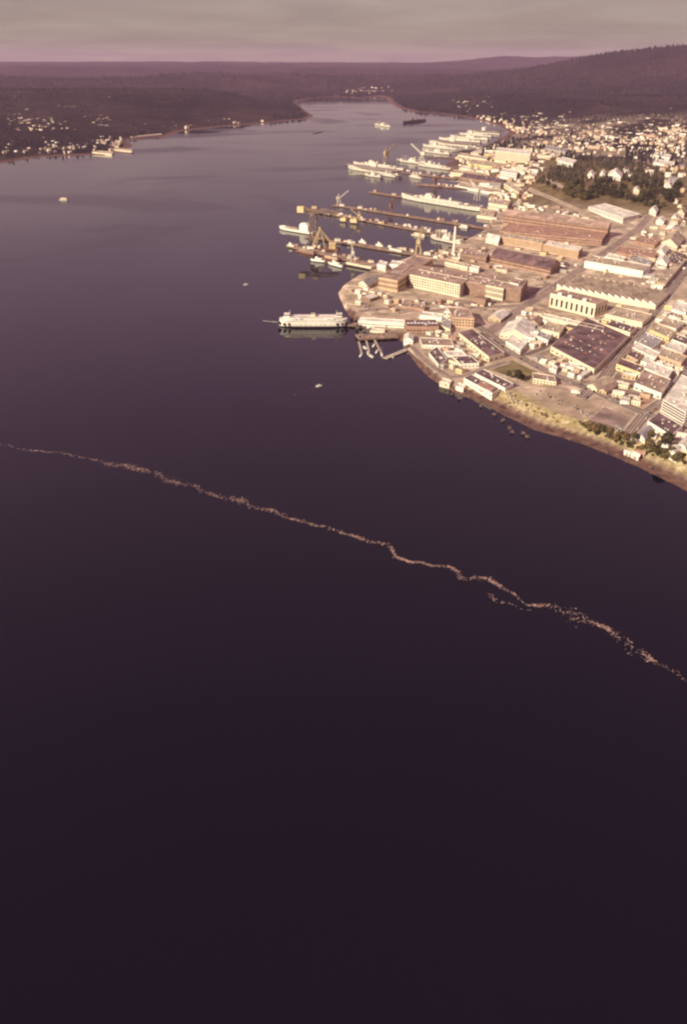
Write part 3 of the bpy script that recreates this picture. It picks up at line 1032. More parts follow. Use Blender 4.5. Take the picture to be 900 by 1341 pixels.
    ('cottage', 'grey-roofed cottage below the dark car park', (836, 570), (846, 576), (856, 563), 4, 'white', 'roof_grey', 'gable', (1, 8)),
    ('cottage', 'white cottage at the bluff edge far right', (877, 591), (888, 597), (893, 589), 5, 'white', 'roof_white', 'gable', (1, 8)),
    ('cottage', 'white cottage partly cut by the right edge', (889, 582), (899, 586), (904, 578), 5, 'white', 'roof_white', 'gable', (1, 8)),
    ('beach_cabin', 'white beach cabin with red door end on the shore below the bluff', (827, 594), (837, 599), (840, 595), 4, 'white', 'roof_white', 'gable', (1, 8)),
    ('beach_cabin', 'low red-roofed cabin beside the white beach cabin', (833, 591), (845, 594), (846, 590), 3.5, 'brick', 'roof_red', 'gable', (1, 8)),
    ('beach_cabin', 'small white hut at the foot of the bluff near piles', (818, 592), (825, 595), (827, 592), 3, 'white', 'roof_white', 'gable', (1, 8)),
    ('beach_cabin', 'pale hut on the beach above the two pile clusters', (597, 506), (607, 510), (610, 505), 3.5, 'white', 'roof_white', 'flat', (1, 8)),
    ('beach_cabin', 'flat pale landing hut on the shore road bend', (576, 499), (589, 503), (592, 498), 3.5, 'cream', 'roof_white', 'flat', (1, 8)),
    # the far yard
    ('warehouse', 'long cream warehouse nearest the mothballed fleet', (600, 203), (638, 209), (640, 206), 11, 'cream', 'roof_tan', 'flat', (1, 10)),
    ('warehouse', 'long cream warehouse with yellow end in the far yard', (613, 214), (664, 221), (669, 215), 12, 'yellow', 'roof_tan', 'flat', (1, 10)),
    ('warehouse', 'low pale warehouse in front of the yellow-ended one', (602, 220), (638, 225), (641, 221), 9, 'cream', 'roof_white', 'flat', (1, 10)),
    ('warehouse', 'long tan warehouse at the far dock head', (590, 226), (637, 231), (640, 227), 9, 'cream', 'roof_tan', 'flat', (1, 10)),
    ('tower_block', 'tall white windowless block rising over the far yard', (649, 198), (695, 203), (698, 198), 38, 'cream', 'roof_white', 'flat', (5, 8)),
    ('warehouse', 'short white warehouse by the bend of the hill road', (655, 227), (677, 230.5), (680, 226), 17, 'white', 'roof_white', 'flat', (2, 8)),
    ('warehouse', 'dark purple-roofed warehouse in the far yard', (602, 232), (658, 240), (663, 234), 13, 'brown', 'roof_dark', 'flat', (1, 10)),
    ('warehouse', 'long white-fronted warehouse under the dark purple roof', (597, 239), (655, 250), (660, 245), 12, 'white', 'roof_tan', 'flat', (1, 10)),
    ('warehouse', 'long grey warehouse at the edge of the far town', (712, 194), (741, 199), (746, 195), 12, 'grey', 'roof_grey', 'flat', (1, 10)),
    ('warehouse', 'white warehouse just left of the wooded hill', (731, 210), (751, 215), (756, 210), 14, 'white', 'roof_white', 'flat', (1, 10)),
    ('warehouse', 'tan warehouse with long cream wall by the hill road', (660, 240), (680, 252), (686, 249), 12, 'cream', 'roof_tan', 'flat', (1, 8)),
    ('warehouse', 'pale warehouse in the yard near the grey ship stern', (640, 266), (665, 270), (669, 263), 14, 'cream', 'roof_tan', 'flat', (1, 8)),
    ('warehouse', 'cream square store beside the dry dock head', (625, 282), (646, 285), (650, 276), 14, 'cream', 'roof_tan', 'flat', (1, 8)),
    ('warehouse', 'grey-roofed shop with rounded bays near the chimney', (603, 332), (637, 338), (642, 332), 11, 'brown', 'roof_brown', 'flat', (1, 14)),
    ('warehouse', 'pale narrow store on the machine shop back lane', (583, 343), (613, 350), (615, 347), 8, 'cream', 'roof_tan', 'flat', (1, 8)),
    ('warehouse', 'small white store beside the narrow back-lane store', (615, 350), (627, 353), (629, 350), 8, 'white', 'roof_white', 'flat', (1, 8)),
    ('warehouse', 'white square store at the root of the nearest pier', (494, 346), (505, 349), (508, 344), 10, 'white', 'roof_white', 'flat', (1, 8)),
    ('warehouse', 'long white store next to the square store on the quay', (510, 346), (530, 349), (533, 344), 9, 'white', 'roof_white', 'flat', (1, 8)),
    ('warehouse', 'white gabled store left of the brick hall end', (637, 312), (653, 316), (657, 312), 10, 'white', 'roof_white', 'gable', (1, 8)),
    ('hospital', 'large white building among the trees on the wooded hill', (797, 229), (814, 232), (816, 227), 12, 'white', 'roof_white', 'gable', (2, 10)),
    ('villa', 'white villa left of the large building on the wooded hill', (786, 228), (793, 230), (795, 226), 9, 'white', 'roof_white', 'gable', (1, 8)),
    ('villa', 'white villa alone at the left of the wooded hill', (770, 229), (778, 231), (780, 227), 9, 'white', 'roof_white', 'gable', (1, 8)),
    ('villa', 'small pale villa in a clearing right of the hilltop', (830, 249), (838, 251), (839, 248), 8, 'cream', 'roof_white', 'gable', (1, 8)),
    ('villa', 'grey square building at the right side of the wooded hill', (875, 237), (888, 239), (890, 233), 12, 'grey', 'roof_grey', 'flat', (2, 8)),
    ('villa', 'white house directly below the grey square building', (872, 244), (881, 247), (882, 243), 9, 'white', 'roof_white', 'gable', (1, 8)),
    ('villa', 'white house pair end at the foot of the wooded hill', (851, 276), (860, 279), (863, 275), 8, 'white', 'roof_white', 'gable', (1, 8)),
    ('villa', 'white round-roofed house beside the hill road end', (860, 289), (870, 291), (873, 287), 8, 'white', 'roof_white', 'gable', (1, 8)),
    ('villa', 'white house below the wooded hill near right edge', (880, 285), (888, 288), (891, 284), 8, 'white', 'roof_white', 'gable', (1, 8)),
    ('villa', 'cream house at the right edge below the wood', (888, 278), (897, 281), (900, 277), 8, 'cream', 'roof_tan', 'gable', (1, 8)),
    ('school', 'long white building among the far houses at right', (856, 203), (878, 207), (880, 203), 12, 'white', 'roof_white', 'flat', (1, 8)),
    ('school', 'long white-winged building just right of the wood top', (856, 214), (880, 218), (882, 213), 12, 'white', 'roof_white', 'flat', (1, 8)),
]
for nm, lab, A, B, C, h, wl_, rf, rt, wi in BLD:
    root, ql, z = building(nm, lab, A, B, C, h, wl_, rf, rt, wi, cat='house' if nm in ('house', 'villa', 'cottage', 'beach_cabin') else 'building')
    if 'skylight strip' in lab:
        c = sum(ql, Vector((0, 0))) / 4
        d = ql[1] - ql[0] if (ql[1] - ql[0]).length > (ql[2] - ql[1]).length else ql[2] - ql[1]
        for k in range(9):
            p = c + d * (k / 9 - 0.42)
            slab('skylight', root, (p.x, p.y, h + 0.7), (d.length / 12, 3.4, 1.4), math.atan2(d.y, d.x), 'skylight')
    if 'half red' in lab:
        p = [ql[k].copy() for k in range(4)]
        ax = max(range(2), key=lambda k: (p[k + 1] - p[k]).length)
        a, b, c, d = (p[(ax + k) % 4] for k in range(4))
        if a.x > b.x:
            a, b, c, d = b, a, d, c
        P = [a.lerp(b, 0.42), a.lerp(b, 0.97), d.lerp(c, 0.97), d.lerp(c, 0.42)]
        m = sum(P, Vector((0, 0))) / 4
        MB().prism([tuple(m + (v - m) * 0.9) for v in P], h - 0.1, h + 1.3).build('red_roof', 'roof_red', root)
    if 'rooftop parking' in lab:
        a, b, c, d = ql
        for k in range(46):
            s, t = (0.12 + 0.76 * random.random()), random.choice((0.22, 0.40, 0.60, 0.80))
            p = (a.lerp(b, s)).lerp(d.lerp(c, s), t)
            slab('roof_vent', root, (p.x, p.y, h + 0.55), (1.6, 3.2, 1.1), R(57), random.choice(('car_red', 'rust', 'grey', 'roof_brown')))
    if nm == 'hotel':
        for fl in range(4):
            for e in facing([p + Vector((root.location.x, root.location.y)) for p in ql]):
                p, r_ = ql[e], ql[(e + 1) % 4]
                t = (r_ - p).normalized()
                c = (p + r_) / 2 + Vector((t.y, -t.x)) * 0.1
                slab('window_band', root, (c.x, c.y, 2.6 + fl * 3.2), ((r_ - p).length * 0.94, 0.5, 1.5), math.atan2(t.y, t.x), 'glass')
                c2 = (p + r_) / 2 + Vector((t.y, -t.x)) * 0.8
                slab('balcony', root, (c2.x, c2.y, 1.2 + fl * 3.2), ((r_ - p).length * 0.96, 1.4, 1.0), math.atan2(t.y, t.x), 'white')
    if nm == 'curved_hall':
        e = 0 if (ql[1] - ql[0]).length > (ql[2] - ql[1]).length else 1
        windows(root, ql, h, 1, -10, [k for k in (e, (e + 2) % 4)], frac=(0.5, 0.25), zlo=0.2, zhi=0.7)
# --- infill: the small buildings crowding the blocks between the big ones
STREET_PTS = np.array([(*p, w) for _, line, w, _, _ in STREETS for p in drape([gp(p) for p in line], 6.0)])


def free(p, r_):
    if (np.hypot(STREET_PTS[:, 0] - p.x, STREET_PTS[:, 1] - p.y) < STREET_PTS[:, 2] / 2 + r_ + 1.5).any():
        return False
    for f in FOOT:
        c = (f[0] + f[2]) / 2
        if abs(c.x - p.x) > 220 or abs(c.y - p.y) > 220:
            continue
        if in_quad(p, f, r_):
            return False
    return True


def in_quad(p, f, m):
    ar = sum(f[i].x * f[(i + 1) % 4].y - f[(i + 1) % 4].x * f[i].y for i in range(4))
    o = 1 if ar > 0 else -1
    for i in range(4):
        e = f[(i + 1) % 4] - f[i]
        d = (e.x * (p - f[i]).y - e.y * (p - f[i]).x) * o / e.length
        if d < -m:
            return False
    return True


INFILL = [
    ([(565, 332), (640, 316), (740, 338), (755, 352), (700, 370), (640, 356)], 20, (7, 16), 'in the yard between brick halls and machine shop', -40),
    ([(645, 424), (690, 404), (760, 424), (735, 446), (690, 462), (668, 452)], 22, (6, 13), 'in the crowded middle block by the market hall', -45),
    ([(826, 448), (880, 400), (905, 395), (905, 505), (850, 505), (806, 490)], 46, (6, 14), 'in the block right of the main street', -33),
    ([(826, 300), (860, 284), (905, 290), (905, 345), (870, 385), (830, 360)], 30, (7, 15), 'on the streets climbing at the right', -36),
    ([(550, 438), (640, 436), (655, 478), (600, 492), (560, 476)], 14, (5, 10), 'in the shore block near the motel', -48),
    ([(655, 262), (700, 262), (790, 286), (790, 300), (660, 282)], 18, (8, 16), 'behind the long brick hall roofline', -38),
    ([(600, 200), (640, 190), (725, 192), (700, 236), (690, 258), (640, 262), (610, 246)], 60, (11, 30), 'in the packed far shipyard', -30),
    ([(455, 388), (480, 380), (530, 390), (600, 398), (600, 410), (470, 410)], 16, (5, 9), 'on the yard above the ferry pier', -40),
    ([(768, 500), (846, 512), (846, 540), (790, 518)], 9, (5, 10), 'near the corner of main and shore streets', -33),
    ([(745, 395), (860, 395), (850, 440), (790, 436)], 10, (5, 10), 'between the power house and the main street', -40),
    ([(700, 470), (770, 470), (770, 500), (715, 500)], 12, (5, 9), 'around the corner car lot', -45),
    ([(836, 552), (900, 560), (905, 600), (860, 590)], 9, (5, 9), 'below the curved hall at right', -35),
]


def in_poly(x, y, poly):
    c = False
    n = len(poly)
    for i in range(n):
        (ax, ay), (bx, by) = poly[i], poly[(i + 1) % n]
        if (ay > y) != (by > y) and x < (bx - ax) * (y - ay) / (by - ay) + ax:
            c = not c
    return c


WALLS = [('white', 'white'), ('cream', 'cream'), ('tan', 'tan'), ('peach', 'pinkish'), ('yellow', 'yellowish'), ('grey', 'grey'), ('brick', 'brick')]
ROOFS = [('roof_white', 'white'), ('roof_tan', 'tan'), ('roof_grey', 'grey'), ('roof_brown', 'brown'), ('roof_dark', 'dark'), ('roof_red', 'red')]
for poly, n, (s0, s1), where, deg in INFILL:
    x0, x1 = min(p[0] for p in poly), max(p[0] for p in poly)
    y0, y1 = min(p[1] for p in poly), max(p[1] for p in poly)
    made = 0
    for _ in range(n * 14):
        if made >= n:
            break
        px = (random.uniform(x0, x1), random.uniform(y0, y1))
        if not in_poly(*px, poly):
            continue
        g = ground(*px)
        c = Vector((g.x, g.y))
        w, d = random.uniform(s0, s1) * random.uniform(1.0, 1.8), random.uniform(s0, s1)
        if not free(c, min(w, d) * 0.55) or float(shore(np.array([g.x]), np.array([g.y]))[0]) < 14:
            continue
        a = R(deg) + random.uniform(-0.06, 0.06)
        u, v = Vector((math.cos(a), math.sin(a))), Vector((-math.sin(a), math.cos(a)))
        q = [-u * w / 2 - v * d / 2, u * w / 2 - v * d / 2, u * w / 2 + v * d / 2, -u * w / 2 + v * d / 2]
        FOOT.append([p + c for p in q])
        h = random.uniform(3.6, 7.0) * (1.5 if s1 > 20 else 1.0)
        wl_, wn_ = random.choices(WALLS, (6, 6, 2, 2, 1, 2, 1))[0]
        rf, rn = random.choices(ROOFS, (5, 5, 3, 3, 2, 1))[0]
        rt = random.choice(('flat', 'flat', 'gable'))
        root = thing('small_building', f'small {wn_} {"gabled" if rt == "gable" else "flat"} building with {rn} roof {where}', 'building', (c.x, c.y, g.z - 0.3), 0, 'small buildings ' + where)
        shell(root, q, h, wl_, rf, rt, 0.5, -3.0)
        if rt == 'flat':
            vents(root, q, h, random.choice((1, 2, 2)), 0.7, random.randrange(9999), a)
        windows(root, q, h, 1, -3, [0, 3] if s1 < 20 else [0], frac=(0.4, 0.36), zlo=0.1, zhi=0.8)
        made += 1

# ------------------------------------------------------------------ ships
def hull(L, Bm, D, bow=0.30, stern=0.12, sheer=1.5, both=False):
    """closed hull, bow towards +x, deck at D; returns hull and deck builders"""
    n = 21
    sec = []
    for i in range(n):
        t = i / (n - 1)
        if both:
            w = (1 - abs(2 * t - 1) ** 5.0) ** 0.55 * 0.98 + 0.02
        else:
            w = 1.0
            if t > 1 - bow:
                w = max(0.02, (1 - ((t - 1 + bow) / bow) ** 2.0))
            if t < stern:
                w = 0.62 + 0.38 * (t / stern) ** 0.6
        sh = sheer * (max(0, (t - 0.55) / 0.45) ** 2 + (0.25 * max(0, (0.2 - t) / 0.2) if not both else 0))
        if both:
            sh = sheer * abs(2 * t - 1) ** 3
        x = (t - 0.5) * L
        rake = 0.02 * L * max(0, (t - 0.8) / 0.2)
        b = Bm / 2 * w
        sec.append([(x - rake, -b * 0.72, -2.5), (x - rake * 0.5, -b * 0.92, 1.6), (x, -b, D + sh), (x, b, D + sh), (x - rake * 0.5, b * 0.92, 1.6), (x - rake, b * 0.72, -2.5)])
    V = [p for s in sec for p in s]
    hf, bf, df = [], [], []
    for i in range(n - 1):
        a, b = i * 6, (i + 1) * 6
        for k in (0, 4):
            bf.append((a + k, b + k, b + k + 1, a + k + 1))
        for k in (1, 3):
            hf.append((a + k, b + k, b + k + 1, a + k + 1))
        df.append((a + 2, b + 2, b + 3, a + 3))
    hf = [f for f in hf]
    ends = [(5, 4, 3, 2, 1, 0), tuple((n - 1) * 6 + k for k in range(6))]
    side = [f for k, f in enumerate(hf) if True]
    h = MB()
    o = [f for f in side if not (f[0] % 6 == 2)]
    h.add(V, [(a, b, b2, a2) for a, b, b2, a2 in o] + ends, 0)
    # faces 1-2 and 3-4 are topsides
    return V, bf, [(i * 6 + k, (i + 1) * 6 + k, (i + 1) * 6 + k + 1, i * 6 + k + 1) for i in range(n - 1) for k in (1, 3)], df, ends


def build_hull(root, L, Bm, D, side, boot, deck, **kw):
    V, bf, hf, df, ends = hull(L, Bm, D, **kw)
    m = MB().add(V, bf + ends[:0], 1)
    m.add(V, hf + ends, 0)
    m.build('hull', [side, boot], root)
    MB().add([(x, y, z - 0.02) for x, y, z in V], df).build('deck', deck, root)


def warship(label, L, Bm, style, name='warship', group=None, paint='navy_grey', deck='navy_deck'):
    root = thing(name, label, 'ship', group=group)
    D = 5.0 + L * 0.018
    build_hull(root, L, Bm, D, paint, 'hull_dark', deck, sheer=L * 0.018)
    def bx(nm, c, s, mt=paint, taper=0.94):
        return MB().box(c, s, 0, 0, taper).build(nm, mt, root)
    if style == 'gun':                                    # cruiser / destroyer outline
        bx('deckhouse', (0, 0, D + 2), (L * 0.50, Bm * 0.62, 4.5))
        bx('bridge', (L * 0.13, 0, D + 8), (L * 0.09, Bm * 0.55, 9))
        bx('pilothouse', (L * 0.135, 0, D + 14.2), (L * 0.055, Bm * 0.5, 3.5))
        for x in (0.02, -0.12):
            MB().tube((L * x, 0, D + 3.5), (L * x - 1.2, 0, D + 13), Bm * 0.14, Bm * 0.12, 10).build('funnel', paint, root)
        for x, hh in ((0.09, 26), (-0.20, 20)):
            MB().tube((L * x, 0, D + 3), (L * x, 0, D + hh), 0.7, 0.25, 6).beam((L * x, -4, D + hh * 0.8), (L * x, 4, D + hh * 0.8), 0.5).build('mast', 'steel', root)
        for x, dr in ((0.30, 1), (0.235, 1), (-0.32, -1)):
            z0 = D + (0 if x != 0.235 else 3.0) + L * 0.004
            t = MB().box((L * x, 0, z0 + 1.6), (L * 0.045, Bm * 0.38, 3.4), 0, 0, 0.8).build('gun_turret', paint, root)
            for s in (-1, 1):
                MB().tube((L * x + dr * L * 0.02, s * Bm * 0.07, z0 + 2), (L * x + dr * L * 0.075, s * Bm * 0.07, z0 + 3), 0.35, 0.25, 6).build('gun_barrel', 'steel', t)
    elif style == 'carrier':
        MB().prism([(-L * 0.49, -Bm * 0.62), (L * 0.30, -Bm * 0.62), (L * 0.50, -Bm * 0.25), (L * 0.50, Bm * 0.25), (L * 0.12, Bm * 0.75), (-L * 0.46, Bm * 0.75)], D + 6, D + 8).build('flight_deck', deck, root)
        bx('hangar', (-L * 0.02, 0, D + 3), (L * 0.86, Bm * 0.9, 6.1), taper=1.02)
        bx('island', (L * 0.05, -Bm * 0.48, D + 15), (L * 0.10, Bm * 0.2, 14))
        bx('pilothouse', (L * 0.06, -Bm * 0.48, D + 24), (L * 0.05, Bm * 0.18, 4))
        MB().tube((L * 0.03, -Bm * 0.48, D + 22), (L * 0.03, -Bm * 0.48, D + 44), 1.0, 0.3, 6).beam((L * 0.03 - 5, -Bm * 0.48, D + 38), (L * 0.03 + 5, -Bm * 0.48, D + 38), 0.6).build('mast', 'steel', root)
        MB().tube((0, -Bm * 0.48, D + 20), (-2, -Bm * 0.48, D + 29), 3.0, 2.6, 10).build('funnel', paint, root)
    elif style == 'cargo':                                # auxiliary / tender, houses amidships, kingposts
        bx('deckhouse', (-L * 0.05, 0, D + 3.5), (L * 0.22, Bm * 0.8, 7))
        bx('bridge', (-L * 0.02, 0, D + 9.5), (L * 0.10, Bm * 0.7, 5.5))
        bx('poop', (-L * 0.40, 0, D + 2), (L * 0.14, Bm * 0.66, 4.5))
        bx('forecastle', (L * 0.36, 0, D + 2), (L * 0.13, Bm * 0.45, 3.5))
        MB().tube((-L * 0.09, 0, D + 7), (-L * 0.095, 0, D + 17), Bm * 0.12, Bm * 0.11, 10).build('funnel', paint, root)
        for x in (0.17, 0.27, -0.24):
            for s in (-1, 1):
                k = MB().tube((L * x, s * Bm * 0.25, D), (L * x, s * Bm * 0.25, D + 19), 0.8, 0.5, 6).build('kingpost', paint, root)
                MB().tube((L * x, s * Bm * 0.25, D + 2), (L * (x + 0.07), s * Bm * 0.18, D + 15), 0.4, 0.25, 6).build('derrick_boom', 'steel', k)
        MB().tube((-L * 0.01, 0, D + 12), (-L * 0.01, 0, D + 27), 0.6, 0.25, 6).build('mast', 'steel', root)
        for x in (0.21, 0.11):
            bx('hatch', (L * x, 0, D + 0.7), (L * 0.06, Bm * 0.4, 1.6), deck)
    elif style == 'block':                                # service ship with one tall white house aft
        bx('deckhouse', (-L * 0.27, 0, D + 7), (L * 0.24, Bm * 0.86, 14.5), 'white', 1.0)
        bx('bridge', (-L * 0.25, 0, D + 16), (L * 0.16, Bm * 0.7, 3.6), 'white')
        bx('trunk', (L * 0.08, 0, D + 1.7), (L * 0.42, Bm * 0.5, 3.6), 'roof_brown')
        bx('forecastle', (L * 0.36, 0, D + 1.6), (L * 0.14, Bm * 0.45, 3.4), 'white')
        MB().tube((-L * 0.34, 0, D + 14), (-L * 0.345, 0, D + 22), 1.8, 1.6, 10).build('funnel', 'grey', root)
        MB().tube((L * 0.24, 0, D), (L * 0.24, 0, D + 18), 0.6, 0.3, 6).build('mast', 'steel', root)
        windows(root, [Vector((-L * 0.39, -Bm * 0.43)), Vector((-L * 0.15, -Bm * 0.43)), Vector((-L * 0.15, Bm * 0.43)), Vector((-L * 0.39, Bm * 0.43))], 14 + D, 2, -6, [0, 1], zlo=0.35, zhi=0.95)
    elif style == 'small':                                # tug or yard boat
        bx('deckhouse', (-L * 0.05, 0, D + 1.4), (L * 0.45, Bm * 0.62, 3.0), 'white')
        bx('pilothouse', (L * 0.08, 0, D + 4.2), (L * 0.17, Bm * 0.45, 2.8), 'white')
        MB().tube((-L * 0.12, 0, D + 2.5), (-L * 0.12, 0, D + 6.5), Bm * 0.12, Bm * 0.1, 8).build('funnel', 'rust', root)
        MB().tube((L * 0.02, 0, D + 4), (L * 0.02, 0, D + 11), 0.3, 0.12, 6).build('mast', 'steel', root)
    return root


def put(root, px_bow, px_stern):
    """lay a ship along its photographed waterline; length stays its own"""
    b, s = Vector(at(*px_bow)), Vector(at(*px_stern))
    m = (b + s) / 2
    root.location = (m.x, m.y, 0)
    root.rotation_euler = (0, 0, math.atan2((b - s).y, (b - s).x))


def span(p, q_):
    return (Vector(at(*p)) - Vector(at(*q_))).length


FLEET = 'mothballed ships moored side by side'
for lab, style, b, s, bm, grp in [
    ('white-sided service ship with a tall white deckhouse at the pier tip', 'block', (366, 300), (411, 307.5), 18, None),
    ('long pale grey ship, largest of the near shipyard berths', 'gun', (526, 259.5), (632, 277), 30, None),
    ('pale grey auxiliary moored inside the pier near the chimney', 'cargo', (564, 312), (606, 321), 20, None),
    ('outermost grey ship of the nearer mothballed row, bow to the open water', 'carrier', (456, 221), (524, 231), 40, FLEET),
    ('second grey ship tucked behind the outermost of the nearer row', 'gun', (463, 216), (530, 224), 28, FLEET),
    ('white-bowed ship in front of the nearer mothballed row', 'cargo', (478, 230), (500, 233), 22, FLEET),
    ('short grey escort lying ahead of the orange-tinted dock', 'gun', (500, 230), (519, 232.5), 16, FLEET),
    ('small grey escort at the quay end of the nearer row', 'gun', (536, 232), (553, 235), 16, FLEET),
    ('grey ship with tall masts behind the nearer mothballed row', 'cargo', (520, 211), (560, 216), 26, FLEET),
    ('grey ship closest to the far warehouses in the nearer row', 'gun', (548, 217), (592, 223), 26, FLEET),
    ('foremost of the far mothballed rows, white bow showing', 'cargo', (556, 199), (590, 203), 28, FLEET),
    ('second ship of the far mothballed rows', 'gun', (554, 192), (600, 197), 26, FLEET),
    ('third ship of the far mothballed rows, broad decked', 'carrier', (562, 188), (625, 194), 38, FLEET),
    ('fourth ship of the far mothballed rows', 'gun', (575, 183), (630, 187), 26, FLEET),
    ('fifth ship of the far mothballed rows, tall kingposts', 'cargo', (590, 180), (640, 184), 26, FLEET),
    ('sixth ship of the far mothballed rows', 'gun', (602, 176.5), (645, 179.5), 26, FLEET),
    ('hindmost ship of the far mothballed rows', 'carrier', (612, 174), (656, 176.5), 36, FLEET),
    ('pale grey ship against the far quay beside the warehouse', 'cargo', (592, 199), (632, 196), 24, FLEET),
    ('white and tan ship anchored alone in the far channel', 'cargo', (491, 164), (511, 167), 20, None),
    ('dark barge-like ship anchored right of the white one in the channel', 'gun', (528, 162), (557, 158), 22, None),
    ('white harbour tug at the pier near the yellow crane', 'small', (407, 342), (426, 344), 9, None),
    ('second white harbour tug moored behind the first', 'small', (430, 346), (449, 351), 9, None),
    ('small pale workboat moored to the pier outer end', 'small', (376, 323), (386, 325), 7, None),
    ('little white launch between the yard piers', 'small', (470, 318), (480, 320), 6, None),
    ('white launch under the next pier edge', 'small', (492, 322), (502, 324.5), 6, None),
]:
    L = span(b, s)
    pnt, dk = ('navy_grey', 'navy_deck')
    if 'dark barge' in lab: pnt, dk = ('steel', 'steel')
    if style in ('small', 'block'): pnt = 'white'
    put(warship(lab, L, bm, style, 'tugboat' if style == 'small' else 'warship' if style in ('gun', 'carrier') else 'cargo_ship', grp, pnt, dk), b, s)

# barges and lighters along the near piers
def barge(label, b, s, bm, mt, load):
    L = span(b, s)
    root = thing('barge', label, 'barge')
    MB().box((0, 0, 0.6), (L, bm, 4.2), 0, 0, 1.03).build('hull', mt, root)
    MB().box((0, 0, 2.9), (L * 0.97, bm * 0.9, 0.4)).build('deck', 'pier_deck', root)
    if load:
        MB().box((-L * 0.05, 0, 5.0), (L * 0.78, bm * 0.6, 4.0)).build('deckhouse', load, root)
        MB().box((-L * 0.05, 0, 7.2), (L * 0.8, bm * 0.68, 0.5)).build('roof', 'roof_tan', root)
    for x in (-0.45, 0.45):
        MB().tube((L * x, 0, 3), (L * x, 0, 4.6), 0.5, n=8).build('bollard', 'steel', root)
    put(root, b, s)


barge('long cream house barge moored along the nearest pier', (449, 346), (490, 354), 13, 'hull_dark', 'cream')
barge('brown flat barge at the outer end of the nearest pier', (390, 329), (413, 334), 13, 'rust', 'roof_brown')
barge('rusty barge with pale top beside the harbour tugs', (424, 338), (444, 342), 11, 'rust', 'peach')
barge('pale covered lighter moored inside the middle pier', (541, 307.5), (558, 310.5), 12, 'navy_grey', 'cream')
barge('low white lighter moored at the inner quay by the chimney', (508, 328), (528, 332), 9, 'navy_grey', 'white')
barge('dark barge far out in the left channel near the headland', (411, 174.5), (421, 173), 14, 'hull_dark', None)
barge('pale square barge alone on the open water at left', (78, 262), (88, 262), 12, 'navy_grey', 'cream')
barge('white floating shed at the end of the brown dock', (603, 297), (614, 299), 12, 'navy_grey', 'white')

# ------------------------------------------------------------------ ferry
def ferry():
    b, s = (364.5, 427), (456.5, 427)
    L = span(b, s)
    root = thing('ferry', 'white double-ended car ferry docked at the pier with two pilothouses', 'ferry')
    W = 23.0
    V, bf, hf, df, ends = hull(L, W, 8.0, both=True, sheer=0.8)
    MB().add(V, bf, 1).add(V, hf + ends, 0).build('hull', ['white', 'hull_dark'], root)
    MB().add(V, df).build('car_deck', 'concrete', root)

    def oval(l, w, z0, z1, p=4.0):
        n = 18
        pts = []
        for k in range(n):
            t = k / (n - 1) * 2 - 1
            pts.append((t * l / 2, -w / 2 * max(0.12, (1 - abs(t) ** p)) ** 0.5))
        pts += [(x, -y) for x, y in reversed(pts)]
        return MB().prism(pts, z0, z1)
    oval(L * 0.95, W * 0.96, 8.0, 13.0, 7).build('passenger_deck', 'white', root)
    oval(L * 0.96, W * 0.99, 13.0, 13.5, 7).build('promenade', 'roof_white', root)
    oval(L * 0.82, W * 0.80, 13.5, 16.6, 9).build('upper_deck', 'white', root)
    oval(L * 0.84, W * 0.84, 16.6, 17.0, 9).build('sun_deck', 'roof_white', root)
    for sx in (-1, 1):
        ph = MB().box((sx * L * 0.37, 0, 18.9), (9, 11, 3.8), 0, 0, 0.9).build('pilothouse', 'white', root)
        MB().box((sx * L * 0.37, 0, 19.4), (9.0, 10.9, 1.3)).build('window_band', 'glass', ph)
        MB().box((sx * L * 0.37, 0, 21.0), (9.6, 11.6, 0.4)).build('roof', 'roof_white', ph)
        MB().tube((sx * L * 0.33, 0, 17), (sx * L * 0.33, 0, 27), 0.5, 0.2, 6).beam((sx * L * 0.33, -3, 24), (sx * L * 0.33, 3, 24), 0.4).build('mast', 'white', root)
        for sy in (-1, 1):
            for x in (0.20, 0.27):
                lb = MB().tube((sx * L * x - 3.4, sy * W * 0.46, 15), (sx * L * x + 3.4, sy * W * 0.46, 15), 1.3, 1.3, 8).build('lifeboat', 'canvas', root)
                MB().beam((sx * L * x, sy * W * 0.40, 13.5), (sx * L * x, sy * W * 0.46, 17.5), 0.5).build('davit', 'steel', lb)
        # end openings of the car deck: solid dark blocks for the shade inside
        MB().box((sx * L * 0.455, 0, 6.6), (L * 0.085, 12.5, 4.6)).build('opening_shade', 'glass', root)
        for x in (0.34, 0.41):
            for sy in (-1, 1):
                slab('side_port', root, (sx * L * x, sy * (W * 0.487 if x < 0.4 else W * 0.47), 6.3), (3.0, 1.2, 4.2), 0, 'glass')
    for y in (-3.8, 3.8):
        f = MB().box((0, y, 19.3), (7.5, 3.4, 5.4), 0, 0, 0.88).build('funnel', 'cream', root)
        MB().box((0, y, 22.2), (6.4, 3.0, 0.7)).build('funnel_cap', 'hull_dark', f)
    for sy in (-1, 1):
        for k in range(24):
            slab('window', root, ((k - 11.5) * L * 0.033, sy * W * 0.481, 10.9), (L * 0.016, 0.3, 0.9), 0, 'glass')
        for k in range(18):
            slab('window', root, ((k - 8.5) * L * 0.040, sy * W * 0.401, 15.3), (L * 0.016, 0.3, 0.7), 0, 'glass')
        for k in range(8):
            slab('side_port', root, ((k - 3.5) * L * 0.07, sy * W * 0.499, 5.6), (1.2, 0.4, 0.9), 0, 'glass')
        MB().box((0, sy * W * 0.505, 3.0), (L * 0.9, 0.7, 0.7)).build('rubbing_strake', 'hull_dark', root)
    put(root, b, s)
    return root


ferry()

# ------------------------------------------------------------------ piers
PILE = MB().tube((0, 0, -3), (0, 0, 1), 0.55, n=7).mesh('piling', 'timber')


